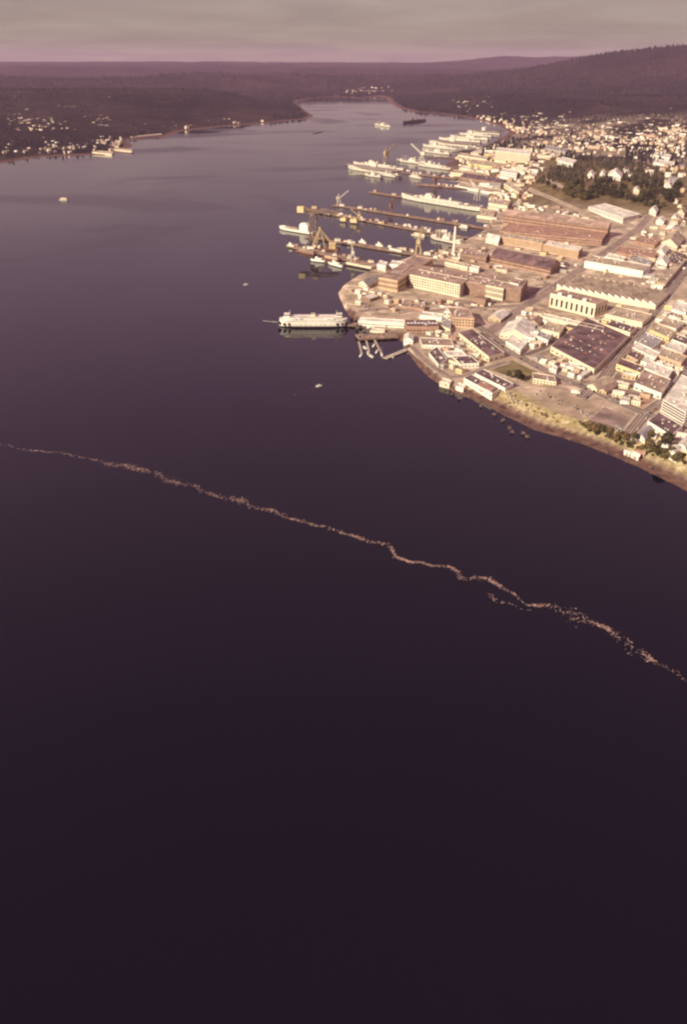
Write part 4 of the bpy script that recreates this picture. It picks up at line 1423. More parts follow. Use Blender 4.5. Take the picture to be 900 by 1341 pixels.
def pier(label, p0, p1, width, z=3.2, deck='pier_deck', name='pier', step=12.0):
    a, b = Vector(at(*p0, z)), Vector(at(*p1, z))
    d = b - a
    L = d.length
    root = thing(name, label, 'pier', (a.x, a.y, 0), math.atan2(d.y, d.x))
    MB().box((L / 2, 0, z - 0.4), (L, width, 0.8)).build('deck', deck, root)
    for s in (-1, 1):
        MB().box((L / 2, s * (width / 2 - 0.1), z - 1.5), (L * 0.995, 0.5, 1.6)).build('fender_beam', 'timber', root)
        n = max(2, int(L / step))
        for k in range(n + 1):
            link('piling', PILE, root, (1 + (L - 2) * k / n, s * (width / 2 - 0.5), z - 1.0), 0)
    return root, L


PIERS = [
    ('nearest yard pier with tugs and barges alongside', (379, 321), (505, 350), 26),
    ('yard pier carrying the tall hammerhead crane', (403, 309), (556, 334), 26),
    ('long yard pier with yellow machinery halfway out', (394, 272), (612, 312), 30),
    ('dark narrow yard pier with a crane at its tip', (438, 268), (648, 300), 22),
    ('dark pier ahead of the long grey ship', (485, 251), (650, 276), 22),
    ('pale wedge-shaped pier below the mothballed ships', (548, 241), (650, 249), 42),
    ('orange-tinted dock among the nearer mothballed ships', (498, 222), (600, 234), 30),
    ('far dock between the mothballed rows', (560, 205), (610, 207), 26),
]
PR = [pier(*p) for p in PIERS]
pier('short slip pier where the ferry berths', (456, 424), (540, 427), 16, 4.0)
pier('brown public pier with parked cars below the ferry slip', (467, 441), (520, 438), 26, 3.6)
pier('pale angled landing float at the shore bend', (504, 469), (534, 457), 9, 1.6, 'concrete', 'float', 8)
pier('long pale marina pier on the far left shore', (120, 200.5), (146, 202.5), 22, 3, 'concrete')
pier('second pale marina pier on the far left shore', (146, 197), (173, 200), 22, 3, 'concrete')
for k, (a, b) in enumerate([((470, 447), (474, 463)), ((480, 446), (484, 462)), ((491, 445), (499, 461))]):
    pier(('leftmost finger float under the brown public pier', 'middle finger float under the brown public pier', 'right-hand finger float under the brown public pier')[k],
         a, b, 3, 0.9, 'concrete', 'float', 6)

# covered walkway and wing walls at the ferry slip
building('walkway', 'long white covered passenger walkway on the ferry pier', (469, 420), (530, 423.5), (531, 419.5), 8, 'white', 'roof_white', 'flat', (1, 16), nv=0)
building('walkway', 'short pale waiting shed on the slip pier', (485, 428), (504, 430), (505, 426.5), 6, 'cream', 'roof_white', 'flat', (1, 12), nv=0)
for k, (px, lab) in enumerate([((461, 423), 'dark timber wing wall beside the ferry stern'), ((468, 431), 'dark timber dolphin below the ferry slip'), ((478, 434), 'dark timber dolphin nearest the public pier')]):
    p = at(*px)
    root = thing('dolphin', lab, 'mooring', (p[0], p[1], 0))
    for j in range(9):
        link('piling', PILE, root, ((j % 3 - 1) * 1.8, (j // 3 - 1) * 1.8, 5 + (j % 2)), 0, (1.2, 1.2, 3.0))
    MB().box((0, 0, 6.4), (5.4, 5.4, 0.7)).build('cap', 'timber', root)
    MB().box((0, -2.9, 4.0), (5.2, 0.5, 3.6)).build('fender', 'timber', root)

# piling clusters off the beach
for k, px in enumerate([(593, 517), (602, 523), (612, 520), (630, 533), (648, 544), (659, 552), (668, 562), (671, 567), (686, 569), (690, 573)]):
    p = at(*px)
    root = thing('old_piles', 'cluster of weathered old piles standing off the beach', 'piles', (p[0], p[1], 0), random.random() * 3, 'old piles off the beach')
    for j in range(5):
        o = link('piling', PILE, root, (random.uniform(-2.2, 2.2), random.uniform(-2.2, 2.2), random.uniform(1.0, 3.0)), 0, (0.9, 0.9, 1.4))
        o.rotation_euler = (random.uniform(-.12, .12), random.uniform(-.12, .12), 0)
    MB().box((0, 0, 2.0), (5.0, 0.7, 0.6), 0.3).build('cross_beam', 'concrete', root)

# ------------------------------------------------------------------ cranes
def lattice(root, name, p, q_, w, n, mt, t=0.9):
    """square lattice boom"""
    p, q_ = Vector(p), Vector(q_)
    d = (q_ - p).normalized()
    up = Vector((0, 0, 1)) if abs(d.z) < 0.9 else Vector((1, 0, 0))
    a = d.cross(up).normalized() * w / 2
    b = a.cross(d).normalized() * w / 2
    m = MB()
    for i, j in ((-1, -1), (1, -1), (1, 1), (-1, 1)):
        m.beam(p + a * i + b * j, q_ + a * i + b * j, t)
    for k in range(n):
        s0, s1 = p.lerp(q_, k / n), p.lerp(q_, (k + 1) / n)
        for (i, j), (k2, l2) in (((-1, -1), (1, -1)), ((1, -1), (1, 1)), ((1, 1), (-1, 1)), ((-1, 1), (-1, -1))):
            m.beam(s0 + a * i + b * j, s1 + a * k2 + b * l2, t * 0.6)
    return m.build(name, mt, root)


def hammerhead():
    p = at(411, 317, 3)
    root = thing('hammerhead_crane', 'giant hammerhead crane with cream counterweight house over the yard piers', 'crane', (p[0], p[1], 3.2), R(-8))
    w = 9.0
    for i, j in ((-1, -1), (1, -1), (1, 1), (-1, 1)):
        MB().beam((i * w, j * w, 0), (i * w * 0.72, j * w * 0.72, 62), 2.0).build('leg', 'steel', root)
    for k in range(5):
        z0, z1 = k * 12.4, (k + 1) * 12.4
        f0, f1 = w * (1 - 0.28 * z0 / 62), w * (1 - 0.28 * z1 / 62)
        m = MB()
        c0 = [(-f0, -f0), (f0, -f0), (f0, f0), (-f0, f0)]
        c1 = [(-f1, -f1), (f1, -f1), (f1, f1), (-f1, f1)]
        for e in range(4):
            g = (e + 1) % 4
            m.beam((*c0[e], z0), (*c1[g], z1), 0.9).beam((*c0[g], z0), (*c1[e], z1), 0.9).beam((*c1[e], z1), (*c1[g], z1), 1.1)
        m.build('brace', 'steel', root)
    MB().tube((0, 0, 61), (0, 0, 66), 9, 9, 16).build('turntable', 'steel', root)
    for y in (-4.5, 4.5):
        m = MB().beam((-34, y, 67), (62, y, 67), 1.6).beam((-34, y, 74), (30, y, 76), 1.4).beam((30, y, 76), (62, y, 69), 1.3)
        for k in range(13):
            x = -34 + k * 7.4
            zt = 74 + (x + 34) / 64 * 2 if x < 30 else 76 - (x - 30) / 32 * 7
            m.beam((x, y, 67), (x, y, zt), 0.8).beam((x, y, 67), (min(62, x + 7.4), y, zt), 0.7)
        m.build('boom', 'steel', root)
    MB().box((-30, 0, 74), (16, 14, 13), 0, 0, 0.97).build('counterweight_house', 'yellow', root)
    MB().box((3, 0, 79), (12, 8, 5)).build('machinery_house', 'peach', root)
    MB().box((46, 0, 66), (5, 8, 2.4)).build('trolley', 'steel', root)
    for y in (-1.5, 1.5):
        MB().tube((46, y, 65), (46, y, 44), 0.25, n=5).build('hoist_rope', 'steel', root)


hammerhead()


def aframe():
    p = at(436, 327, 0)
    root = thing('floating_crane', 'yellow floating crane with wide A-frame legs beside the nearest pier', 'crane', (p[0], p[1], 0), R(-12))
    MB().box((-18, 0, 1.0), (64, 22, 4.2), 0, 0, 1.02).build('pontoon', 'rust', root)
    MB().box((0, 0, 9), (16, 14, 12), 0, 0, 0.94).build('crane_house', 'crane_yellow', root)
    MB().box((0, 0, 15.4), (17, 15, 0.8)).build('house_roof', 'yellow', root)
    for y in (-6, 6):
        MB().beam((-50, y, 3), (-31, y * 0.3, 48), 1.7).build('leg', 'crane_yellow', root)
        MB().beam((-40, y, 3), (-31, y * 0.3, 48), 1.3).build('leg', 'crane_yellow', root)
        MB().beam((-2, y * 0.8, 14), (-31, y * 0.3, 48), 1.5).build('boom_arm', 'crane_yellow', root)
        MB().beam((-18, y, 3), (-31, y * 0.3, 48), 1.0).build('strut', 'crane_yellow', root)
    MB().box((-31, 0, 48.5), (4, 6, 2.4)).build('head', 'crane_yellow', root)
    for x in (-44, -33):
        MB().box((x, 0, 6), (6, 9, 5)).build('winch_house', 'cream', root)


aframe()


def portal_crane(mt='navy_grey'):
    root = thing('portal_crane', 'x x x x', 'crane')
    for i, j in ((-1, -1), (1, -1), (1, 1), (-1, 1)):
        MB().beam((i * 6, j * 5, 0), (i * 4, j * 4, 16), 1.4).build('leg', mt, root)
    MB().box((0, 0, 16.6), (11, 10, 1.4)).build('portal', mt, root)
    MB().tube((0, 0, 17), (0, 0, 20), 3, 3, 12).build('turntable', 'steel', root)
    h = MB().box((-2, 0, 24), (12, 8, 8), 0, 0, 0.95).build('crane_house', mt, root)
    MB().box((3.2, -2, 23), (2.4, 3, 3)).build('cab_window', 'glass', h)
    MB().beam((-4, 0, 27), (-1, 0, 38), 1.4).beam((2, 0, 27), (-1, 0, 38), 1.0).build('mast_frame', mt, root)
    lattice(root, 'jib', (3, 0, 24), (34, 0, 46), 2.6, 9, mt, 0.7)
    MB().tube((-1, 0, 38), (34, 0, 46), 0.25, n=5).build('stay', 'steel', root)
    MB().tube((33.5, 0, 45), (33.5, 0, 28), 0.22, n=5).build('hoist_rope', 'steel', root)
    return root


pc = {k: portal_crane(k) for k in ('navy_grey', 'crane_yellow', 'rust')}
first = {k: True for k in pc}
for px, mt, rz, lab, scl in [
    ((444, 269), 'navy_grey', 20, 'pale jib crane at the tip of the dark narrow pier', 0.9),
    ((548, 333), 'crane_yellow', 75, 'yellow jib crane at the quay root beside the machine shop', 1.15),
    ((506, 212), 'crane_yellow', 40, 'yellow jib crane raised over the nearer mothballed ships', 1.5),
    ((553, 214), 'navy_grey', 150, 'pale jib crane with raised boom behind the mothballed row', 1.6),
    ((462, 342), 'navy_grey', 95, 'pale upright jib crane near the house barge', 0.8),
    ((512, 279), 'rust', 60, 'rusty thin jib crane halfway along the dark narrow pier', 0.9),
    ((618, 228), 'crane_yellow', 110, 'yellow crane between the far warehouses', 1.1),
    ((570, 245), 'rust', 30, 'rusty crane on the pale wedge pier', 1.0),
    ((625, 262), 'navy_grey', 120, 'pale crane on the quay behind the long grey ship', 1.2),
    ((680, 268), 'rust', 35, 'brown crane among the stores by the hill road', 1.0),
    ((470, 290), 'crane_yellow', 160, 'yellow machine crane halfway out the long pier', 0.7),
]:
    p = at(*px, 4)
    o = pc[mt]
    if first[mt]:
        first[mt] = False
        o.location = (p[0], p[1], max(3.2, gz(*p)))
        o.rotation_euler = (0, 0, R(rz))
    else:
        o = copy_tree(o, None, (p[0], p[1], max(3.2, gz(*p))), R(rz))
    o['label'] = lab
    o.scale = (scl,) * 3

# yellow plant on the long pier
for px, lab, s in [((450, 289), 'yellow boxy plant module on the long pier, outer one', 12), ((464, 291), 'yellow boxy plant module on the long pier, inner one', 14)]:
    p = at(*px, 3.2)
    root = thing('plant_module', lab, 'machinery', (p[0], p[1], 3.2), R(-20))
    MB().box((0, 0, s * 0.3), (s * 1.3, s, s * 0.6)).build('housing', 'yellow', root)
    MB().box((s * 0.2, 0, s * 0.72), (s * 0.5, s * 0.6, s * 0.3), 0, 0, 0.8).build('hood', 'crane_yellow', root)
    for k in (-1, 1):
        MB().tube((-s * 0.4, k * s * 0.25, s * 0.6), (-s * 0.4, k * s * 0.25, s * 1.1), s * 0.07, n=8).build('stack', 'steel', root)

# chimney
p = at(594.5, 333, 4)
root = thing('chimney', 'slender tall white chimney rising behind the machine shop', 'chimney', (p[0], p[1], gz(*p)))
MB().tube((0, 0, -2), (0, 0, 60), 3.2, 2.1, 16).build('shaft', 'white', root)
MB().tube((0, 0, 60), (0, 0, 61.5), 2.5, 2.5, 16).build('rim', 'peach', root)
MB().box((0, 0, 2), (9, 9, 5), 0.4, 0, 0.85).build('plinth', 'cream', root)
# ------------------------------------------------------------------ trees
def crown_mesh(name, rx, rz_, zc, n, mt, seed, leaf=0.9, conic=False):
    """many small leaf-clump faces through an uneven crown volume"""
    rg = np.random.default_rng(seed)
    k = n
    d = rg.normal(size=(k, 3))
    d /= np.linalg.norm(d, axis=1)[:, None]
    rad = rg.uniform(0.45, 1.0, k) ** 0.6
    lump = 0.72 + 0.5 * vnoise(d[:, 0] * 2.2 + 7 + seed, d[:, 1] * 2.2 + d[:, 2] * 2.2 + 3, seed)
    c = d * (rad * lump)[:, None] * np.array([rx, rx, rz_])
    if conic:
        hgt = rg.uniform(0, 1, k)
        ang = rg.uniform(0, 6.283, k)
        rr_ = rx * (1 - hgt) ** 0.85 * rg.uniform(0.5, 1.05, k) * (0.8 + 0.35 * np.sin(ang * 3 + seed + hgt * 9))
        c = np.stack([rr_ * np.cos(ang), rr_ * np.sin(ang), (hgt - 0.5) * 2 * rz_ - rr_ * 0.25], 1)
    c[:, 2] += zc
    s = leaf * rg.uniform(0.6, 1.5, k)
    a = rg.normal(size=(k, 3)); a /= np.linalg.norm(a, axis=1)[:, None]
    b = np.cross(a, rg.normal(size=(k, 3))); b /= np.linalg.norm(b, axis=1)[:, None]
    nn = np.cross(a, b)
    P = np.stack([c + a * s[:, None], c + b * s[:, None] * 0.9, c - a * s[:, None], c - b * s[:, None] * 0.9 + nn * s[:, None] * 0.5], 1).reshape(-1, 3)
    Fs = np.arange(4 * k).reshape(k, 4)
    return np_mesh(name, P, Fs, mt)


def trunk_mesh(h, r, mt='bark', limbs=4, seed=0):
    rg = random.Random(seed)
    m = MB().tube((0, 0, -0.5), (0, 0, h), r, r * 0.45, 7)
    for k in range(limbs):
        a = k * 2.4 + rg.random()
        z = h * rg.uniform(0.45, 0.8)
        m.tube((0, 0, z), (math.cos(a) * h * 0.35, math.sin(a) * h * 0.35, z + h * 0.35), r * 0.4, r * 0.15, 5)
    return m.mesh('trunk', mt)


TREES = {
    'round': (crown_mesh('crown', 5.0, 4.2, 8.2, 420, 'leaf_olive', 1, 0.75), trunk_mesh(7.5, 0.42, seed=1)),
    'dark': (crown_mesh('crown', 4.6, 5.0, 8.8, 420, 'leaf_dark', 2, 0.75), trunk_mesh(8.0, 0.42, seed=2)),
    'rust': (crown_mesh('crown', 3.2, 2.5, 4.2, 260, 'leaf_rust', 3, 0.5), trunk_mesh(4.0, 0.25, seed=3)),
    'fir': (crown_mesh('crown', 4.6, 10.5, 13.5, 420, 'leaf_dark', 4, 1.0, True), trunk_mesh(20, 0.5, limbs=0)),
    'shrub': (crown_mesh('crown', 2.0, 1.5, 1.5, 170, 'leaf_olive', 5, 0.38), trunk_mesh(1.6, 0.12, seed=5)),
}


def tree(kind, x, y, s, label, group=None, name='tree', z=None, cat='tree'):
    root = thing(name, label, cat, (x, y, gz(x, y) if z is None else z), random.uniform(0, 6.28), group)
    root.scale = (s * random.uniform(0.85, 1.15), s * random.uniform(0.85, 1.15), s * random.uniform(0.85, 1.2))
    c, t = TREES[kind]
    link('crown', c, root)
    link('trunk', t, root)


for px, kind, s, lab in [
    ((666, 496), 'round', 0.95, 'olive green tree at the left of the lawn beside the lodge'),
    ((678, 500), 'dark', 1.25, 'broad dark tree on the lawn beside the lodge'),
    ((683, 499), 'dark', 0.9, 'smaller dark tree touching the broad dark one by the lodge'),
    ((872, 588), 'dark', 1.3, 'broad dark tree on the bluff below the curved white hall'),
    ((864, 586), 'round', 0.8, 'olive tree left of the broad dark bluff tree'),
    ((880, 598), 'round', 0.8, 'olive tree below the cottage at far right'),
    ((751, 425), 'dark', 0.7, 'small dark tree by the row in front of the big store'),
    ((852, 575), 'round', 0.8, 'olive tree in the gap between cottage and curved hall'),
    ((848, 583), 'round', 0.7, 'low olive tree under the grey-roofed cottage'),
    ((885, 606), 'round', 0.9, 'olive tree nearest the lower right edge'),
]:
    g = ground(*px)
    tree(kind, g.x, g.y, s, lab)
for k in range(120):                                   # brow of the bluff
    t = random.random()
    px = (764 + t * 130 + random.uniform(-6, 6), 560 + t * 44 + random.uniform(-7, 6))
    g = ground(*px)
    kind = random.choice(('shrub', 'shrub', 'shrub', 'rust', 'round', 'round', 'dark'))
    tree(kind, g.x, g.y, random.uniform(0.7, 1.3) * (0.5 if kind in ('round', 'dark') else 1.1), {'shrub': 'small olive shrub on the brow of the bluff', 'rust': 'rust-brown bush on the brow of the bluff', 'round': 'low olive bush on the brow of the bluff', 'dark': 'low dark green bush on the brow of the bluff'}[kind],
         'bushes along the brow of the bluff', 'bush', cat='bush')
for k in range(26):                                   # bare bluff face
    t = random.random()
    px = (646 + t * 116 + random.uniform(-6, 6), 523 + t * 33 + random.uniform(-4, 6))
    g = ground(*px)
    tree(random.choice(('rust', 'shrub')), g.x, g.y, random.uniform(0.3, 0.7), 'tan dry bush on the pale face of the bluff', 'bushes on the pale bluff face', 'bush', cat='bush')

# wooded hospital hill: the trees one can pick out, then the wood behind them
HILL_WOOD = [(735, 213), (765, 208), (800, 212), (835, 214), (868, 224), (893, 240), (888, 262), (868, 276), (848, 272), (815, 262), (790, 258), (770, 262), (748, 268), (716, 252), (703, 238)]


def in_poly(x, y, poly):
    c = False
    n = len(poly)
    for i in range(n):
        (ax, ay), (bx, by) = poly[i], poly[(i + 1) % n]
        if (ay > y) != (by > y) and x < (bx - ax) * (y - ay) / (by - ay) + ax:
            c = not c
    return c


KEEP_OUT = [(774, 230, 8, 5), (790, 229, 8, 5), (806, 231, 13, 5), (834, 250, 10, 6), (881, 238, 11, 6), (876, 247, 8, 5), (716, 250, 22, 9), (745, 262, 14, 5), (814, 244, 16, 5), (770, 245, 9, 4), (862, 262, 8, 4)]
spots = []
while len(spots) < 620:
    x, y = random.uniform(700, 897), random.uniform(206, 278)
    if not in_poly(x, y, HILL_WOOD):
        continue
    if any(abs(x - a) < c and abs(y - b) < d for a, b, c, d in KEEP_OUT) and random.random() < 0.93:
        continue
    spots.append((x, y))
spots.sort(key=lambda p: -p[1])
for k, (x, y) in enumerate(spots[:250]):
    g = ground(x, y)
    kind = random.choice(('dark', 'dark', 'fir', 'fir', 'round') if x > 760 else ('round', 'round', 'dark', 'rust'))
    tree(kind, g.x, g.y, random.uniform(0.9, 1.45) * (0.75 if kind == 'fir' else 1.15), {'dark': 'dark broadleaf tree in the wood on the hospital hill', 'fir': 'dark pointed fir in the wood on the hospital hill', 'round': 'olive broadleaf tree in the wood on the hospital hill', 'rust': 'rust-coloured small tree at the edge of the hill wood'}[kind],
         'trees of the wood on the hill', 'tree', z=g.z)


def cone_forest(name, label, xy, h, mt, seed):
    """each tree a ragged two-tier cone"""
    rg = np.random.default_rng(seed)
    n = len(xy)
    z = T(xy[:, 0], xy[:, 1])
    V, Fq = [], []
    sides = 5
    per = 2 * (sides + 1)
    ang0 = rg.uniform(0, 6.28, n)
    allv = np.zeros((n, per, 3))
    for t, (zb, zt, rd) in enumerate(((0.08, 0.72, 0.24), (0.42, 1.0, 0.16))):
        for k in range(sides):
            a = ang0 + k * 2 * math.pi / sides + t * 0.6
            r_ = h * rd * rg.uniform(0.7, 1.3, n)
            allv[:, t * (sides + 1) + k] = np.stack([xy[:, 0] + r_ * np.cos(a), xy[:, 1] + r_ * np.sin(a), z + h * zb * rg.uniform(0.8, 1.2, n)], 1)
        allv[:, t * (sides + 1) + sides] = np.stack([xy[:, 0] + rg.normal(0, 0.02, n) * h, xy[:, 1], z + h * zt], 1)
    base = np.arange(n)[:, None, None] * per
    tri = np.array([[t * (sides + 1) + k, t * (sides + 1) + (k + 1) % sides, t * (sides + 1) + sides] for t in range(2) for k in range(sides)])
    Fs = (base + tri[None]).reshape(-1, 3)
    o = link(name, np_mesh(name, allv.reshape(-1, 3), Fs, mt))
    tag(o, label, 'forest', kind='stuff')


xy = np.array([(lambda g: (g.x + random.uniform(-6, 6), g.y + random.uniform(-14, 14)))(ground(x, y)) for x, y in spots[250:]])
xy = np.concatenate([xy, xy + RNG.normal(0, 12, xy.shape)])
cone_forest('hill_wood', 'dark trees filling the wood on the hospital hill', xy, RNG.uniform(12, 19, len(xy)), 'hill_leaf', 3)

# ------------------------------------------------------------------ houses
def house_mesh(w, d, h, wall, roof):
    m = MB()
    m.box((0, 0, h / 2 - 1), (w, d, h + 2), 0, 0)
    r_ = d * 0.38
    P = [(-w / 2 - .5, -d / 2 - .6, h - .2), (w / 2 + .5, -d / 2 - .6, h - .2), (w / 2 + .5, d / 2 + .6, h - .2), (-w / 2 - .5, d / 2 + .6, h - .2), (-w / 2 - .5, 0, h + r_), (w / 2 + .5, 0, h + r_)]
    m.add(P, [(0, 1, 5, 4), (2, 3, 4, 5), (3, 2, 1, 0)], 1)
    m.add(P, [(1, 2, 5), (3, 0, 4)], 0)
    m.box((w * 0.2, d * 0.12, h + r_ * 0.8), (1.2, 1.2, r_ * 0.9), 0, 2)
    for s in (-1, 1):
        for k in (-0.3, 0.05, 0.33):
            m.box((w * k, s * d / 2, h * 0.5), (w * 0.13, 0.3, h * 0.28), 0, 3)
    return m.mesh('house', [wall, roof, 'brick', 'glass'])


HM = [(house_mesh(13, 9, 6, 'white', 'roof_white'), 'white house with pale roof'), (house_mesh(12, 10, 6.5, 'white', 'roof_dark'), 'white house with dark roof'),
      (house_mesh(14, 9, 5.5, 'cream', 'roof_tan'), 'cream house with tan roof'), (house_mesh(12, 9, 6, 'cream', 'roof_red'), 'cream house with red-brown roof'),
      (house_mesh(11, 9, 7, 'peach', 'roof_grey'), 'pinkish house with grey roof')]


def houses(regions, n, where, group, scale, name):
    """regions: (cx, cy, half width, half height, weight) in the photograph"""
    W = [r_[4] for r_ in regions]
    pts = []
    while len(pts) < n:
        cx, cy, hw, hh, _ = random.choices(regions, W)[0]
        x, y = cx + random.uniform(-1, 1) * hw, cy + random.uniform(-1, 1) * hh
        if not -15 < x < 915:
            continue
        g = ground(x, y)
        if float(shore(np.array([g.x]), np.array([g.y]))[0]) < 25:
            continue
        pts.append(g)
    return pts


def place_houses(pts, where, group, s0, s1, name):
    for g in pts:
        me_, lab = random.choices(HM, (4, 2, 4, 2, 3))[0]
        s = random.uniform(s0, s1)
        o = link(name, me_, None, (g.x, g.y, g.z), R(57) + random.choice((0, math.pi / 2)) + random.uniform(-.2, .2), (s, s * random.uniform(0.85, 1.3), s * random.uniform(0.85, 1.1)))
        tag(o, lab + ' ' + where, 'house', group)


def mass_houses(name, label, pts, s0, s1):
    """the far ones, too many to pick apart"""
    V, Fs, mi = [], [], []
    for g in pts:
        w, d, h = (random.uniform(s0, s1) * k for k in (13, 9, 6))
        a = R(57) + random.choice((0, math.pi / 2)) + random.uniform(-.3, .3)
        ca, sa = math.cos(a), math.sin(a)
        o = len(V)
        L = [(-w / 2, -d / 2, -4), (w / 2, -d / 2, -4), (w / 2, d / 2, -4), (-w / 2, d / 2, -4), (-w / 2, -d / 2, h), (w / 2, -d / 2, h), (w / 2, d / 2, h), (-w / 2, d / 2, h), (-w / 2, 0, h * 1.6), (w / 2, 0, h * 1.6)]
        V += [(g.x + x * ca - y * sa, g.y + x * sa + y * ca, g.z + z) for x, y, z in L]
        f = [(0, 1, 5, 4), (2, 3, 7, 6), (1, 2, 6, 9, 5), (3, 0, 4, 8, 7), (4, 5, 9, 8), (6, 7, 8, 9)]
        Fs += [tuple(i + o for i in t) for t in f]
        k = random.choices((0, 1), (3, 2))[0]
        r_ = random.choices((2, 3, 4), (3, 2, 2))[0]
        mi += [k] * 4 + [r_] * 2
    m = MB()
    m.v, m.f, m.m = V, Fs, mi
    tag(m.build(name, ['cream', 'peach', 'roof_tan', 'roof_brown', 'roof_white']), label, 'houses', kind='stuff')


near_r = houses([(810, 195, 90, 13, 5), (860, 222, 40, 10, 1.2), (885, 262, 12, 26, 0.6), (880, 305, 16, 14, 0.35), (770, 188, 60, 10, 2), (730, 180, 40, 8, 1)], 190, '', '', 1, '')
place_houses(near_r, 'in the crowded streets beyond the wooded hill', 'houses beyond the wooded hill', 0.9, 1.5, 'hillside_house')
near_l = houses([(60, 196, 55, 6, 3), (110, 188, 50, 10, 3), (40, 180, 36, 8, 1.5), (150, 180, 30, 10, 1.5)], 105, '', '', 1, '')
place_houses(near_l, 'in the shore town across the water', 'houses of the shore town', 0.8, 1.25, 'shore_house')
far_r = houses([(800, 168, 95, 10, 4), (700, 165, 40, 10, 2), (620, 137, 30, 12, 1.2), (760, 152, 130, 4, 0.6), (650, 160, 25, 8, 1), (840, 178, 60, 12, 2), (870, 140, 25, 14, 0.2), (700, 130, 60, 8, 0.15), (800, 185, 100, 14, 3)], 760, '', '', 1, '')
mass_houses('far_suburb', 'pale far-off houses speckling the wooded slopes at right', far_r, 1.0, 1.9)
far_l = houses([(45, 162, 36, 5, 2), (55, 168, 45, 7, 2), (120, 158, 16, 6, 1), (136, 165, 8, 8, 1), (85, 143, 14, 3, 0.6), (100, 131, 90, 2, 0.3), (220, 166, 30, 3, 0.5), (300, 160, 60, 2, 0.3), (25, 146, 22, 12, 0.4)], 230, '', '', 1, '')
mass_houses('far_shore_suburb', 'pale far-off houses speckling the dark slopes at left', far_l, 1.0, 2.0)
far_c = houses([(495, 119, 26, 3, 2), (470, 122, 20, 2, 1)], 110, '', '', 1, '')
mass_houses('far_town', 'pale far-off town at the head of the inlet', far_c, 1.3, 2.4)

# marina sheds and waterfront blocks of the shore town
for k, (A, B, C, lab) in enumerate([((120, 199), (146, 201.5), (148, 199), 'long white marina shed on the far left shore'), ((147, 195.5), (172, 198.5), (173, 196.5), 'second white marina shed, right of the first, far shore'),
                                    ((172, 180), (212, 176), (210, 174.7), 'long pale boat shed curving along the far shore'), ((143, 190), (155, 192), (158, 187), 'boxy cream block at the far marina head'),
                                    ((88, 193), (97, 195), (99, 191), 'cream store on the far shore town waterfront'), ((128, 186), (138, 188), (140, 184), 'pale hall above the far marina')]):
    building('marina_shed', lab, A, B, C, 6, 'cream' if k < 3 else 'tan', 'roof_tan', 'flat', (1, 5), nv=1)

# ------------------------------------------------------------------ far forest
def forest_points(n, seed):
    rg = np.random.default_rng(seed)
    out = []
    while sum(len(o) for o in out) < n:
        a = rg.uniform(-0.50, 0.50, 40000)
        r_ = np.exp(rg.uniform(math.log(3300), math.log(15000), 40000))
        x, y = r_ * np.sin(a), r_ * np.cos(a)
        sd = shore(x, y)
        ok = (sd > 45) & ~((np.abs(x - 900) < 700) & (y < 3300))
        town_ = (x > 300) & (y < 5400) & (y > 2900)
        dens = np.where(town_, 0.16 + 0.5 * (fbm(x / 210, y / 210, 3, 5) < 0.40), 1.0)
        dens = np.where((x < -500) & (y < 4700) & (sd < 450), 0.35, dens)
        dens = np.where((sd < 700) & (x > 0) & (y < 4000), 0.0, dens)
        clear = fbm(x / 900.0, y / 900.0, 3, 77) > 0.63
        dens = np.where(clear, 0.1, dens)
        ok &= rg.uniform(0, 1, len(x)) < dens
        out.append(np.stack([x[ok], y[ok]], 1))
    return np.concatenate(out)[:n]


fp = forest_points(34000, 5)
fr = np.hypot(fp[:, 0], fp[:, 1])
cone_forest('forest', 'dark conifer forest covering the far hillsides', fp, RNG.uniform(17, 32, len(fp)) * np.clip(fr / 6500, 0.8, 1.7), 'conifer', 8)

# ------------------------------------------------------------------ cars, sheds and small things
def car_mesh(paint):
    m = MB()
    m.box((0, 0, 0.62), (4.7, 1.8, 0.62), 0, 0, 0.97)
    m.box((-0.25, 0, 1.18), (2.5, 1.6, 0.56), 0, 1, 0.80)
    m.box((-0.25, 0, 1.48), (1.95, 1.3, 0.06), 0, 0)
    for x in (-1.45, 1.45):
        for y in (-0.82, 0.82):
            m.tube((x, y - 0.1, 0.34), (x, y + 0.1, 0.34), 0.34, n=8, mi=2)
    return m.mesh('car', [paint, 'car_glass', 'tyre'])


CARS = [(car_mesh('car_white'), 'pale'), (car_mesh('car_red'), 'red'), (car_mesh('car_dark'), 'dark'), (car_mesh('car_blue'), 'blue')]
LOTS = [((700, 512), (775, 545), 18, 'on the big gravel lot over the bluff', 'cars on the gravel lot'), ((746, 487), (764, 497), 24, 'in the corner car lot beside the big store', 'cars in the corner lot'),
        ((806, 560), (834, 576), 22, 'in the dark lot above the bluff', 'cars in the bluff lot'), ((660, 512), (680, 528), 14, 'at the bluff edge by the red-roofed shop', 'cars at the bluff edge'),
        ((720, 466), (745, 480), 14, 'in the lot under the big store wall', 'cars under the store wall'), ((786, 512), (836, 528), 16, 'in the dark lot by the shore street', 'cars by the shore street'),
        ((700, 360), (735, 384), 16, 'in the yard road beside the machine shop', 'cars in the yard road'), ((600, 402), (690, 412), 18, 'behind the tan brick block in the yard', 'cars behind the tan block'),
        ((790, 318), (842, 330), 14, 'in the open lot by the brick hall end', 'cars by the brick hall'), ((575, 474), (606, 488), 10, 'beside the shore road', 'cars by the shore road'),
        ((848, 286), (880, 300), 9, 'on the slope below the wooded hill', 'cars below the wood'), ((455, 398), (530, 409), 16, 'on the bare yard by the ferry', 'cars on the ferry yard')]
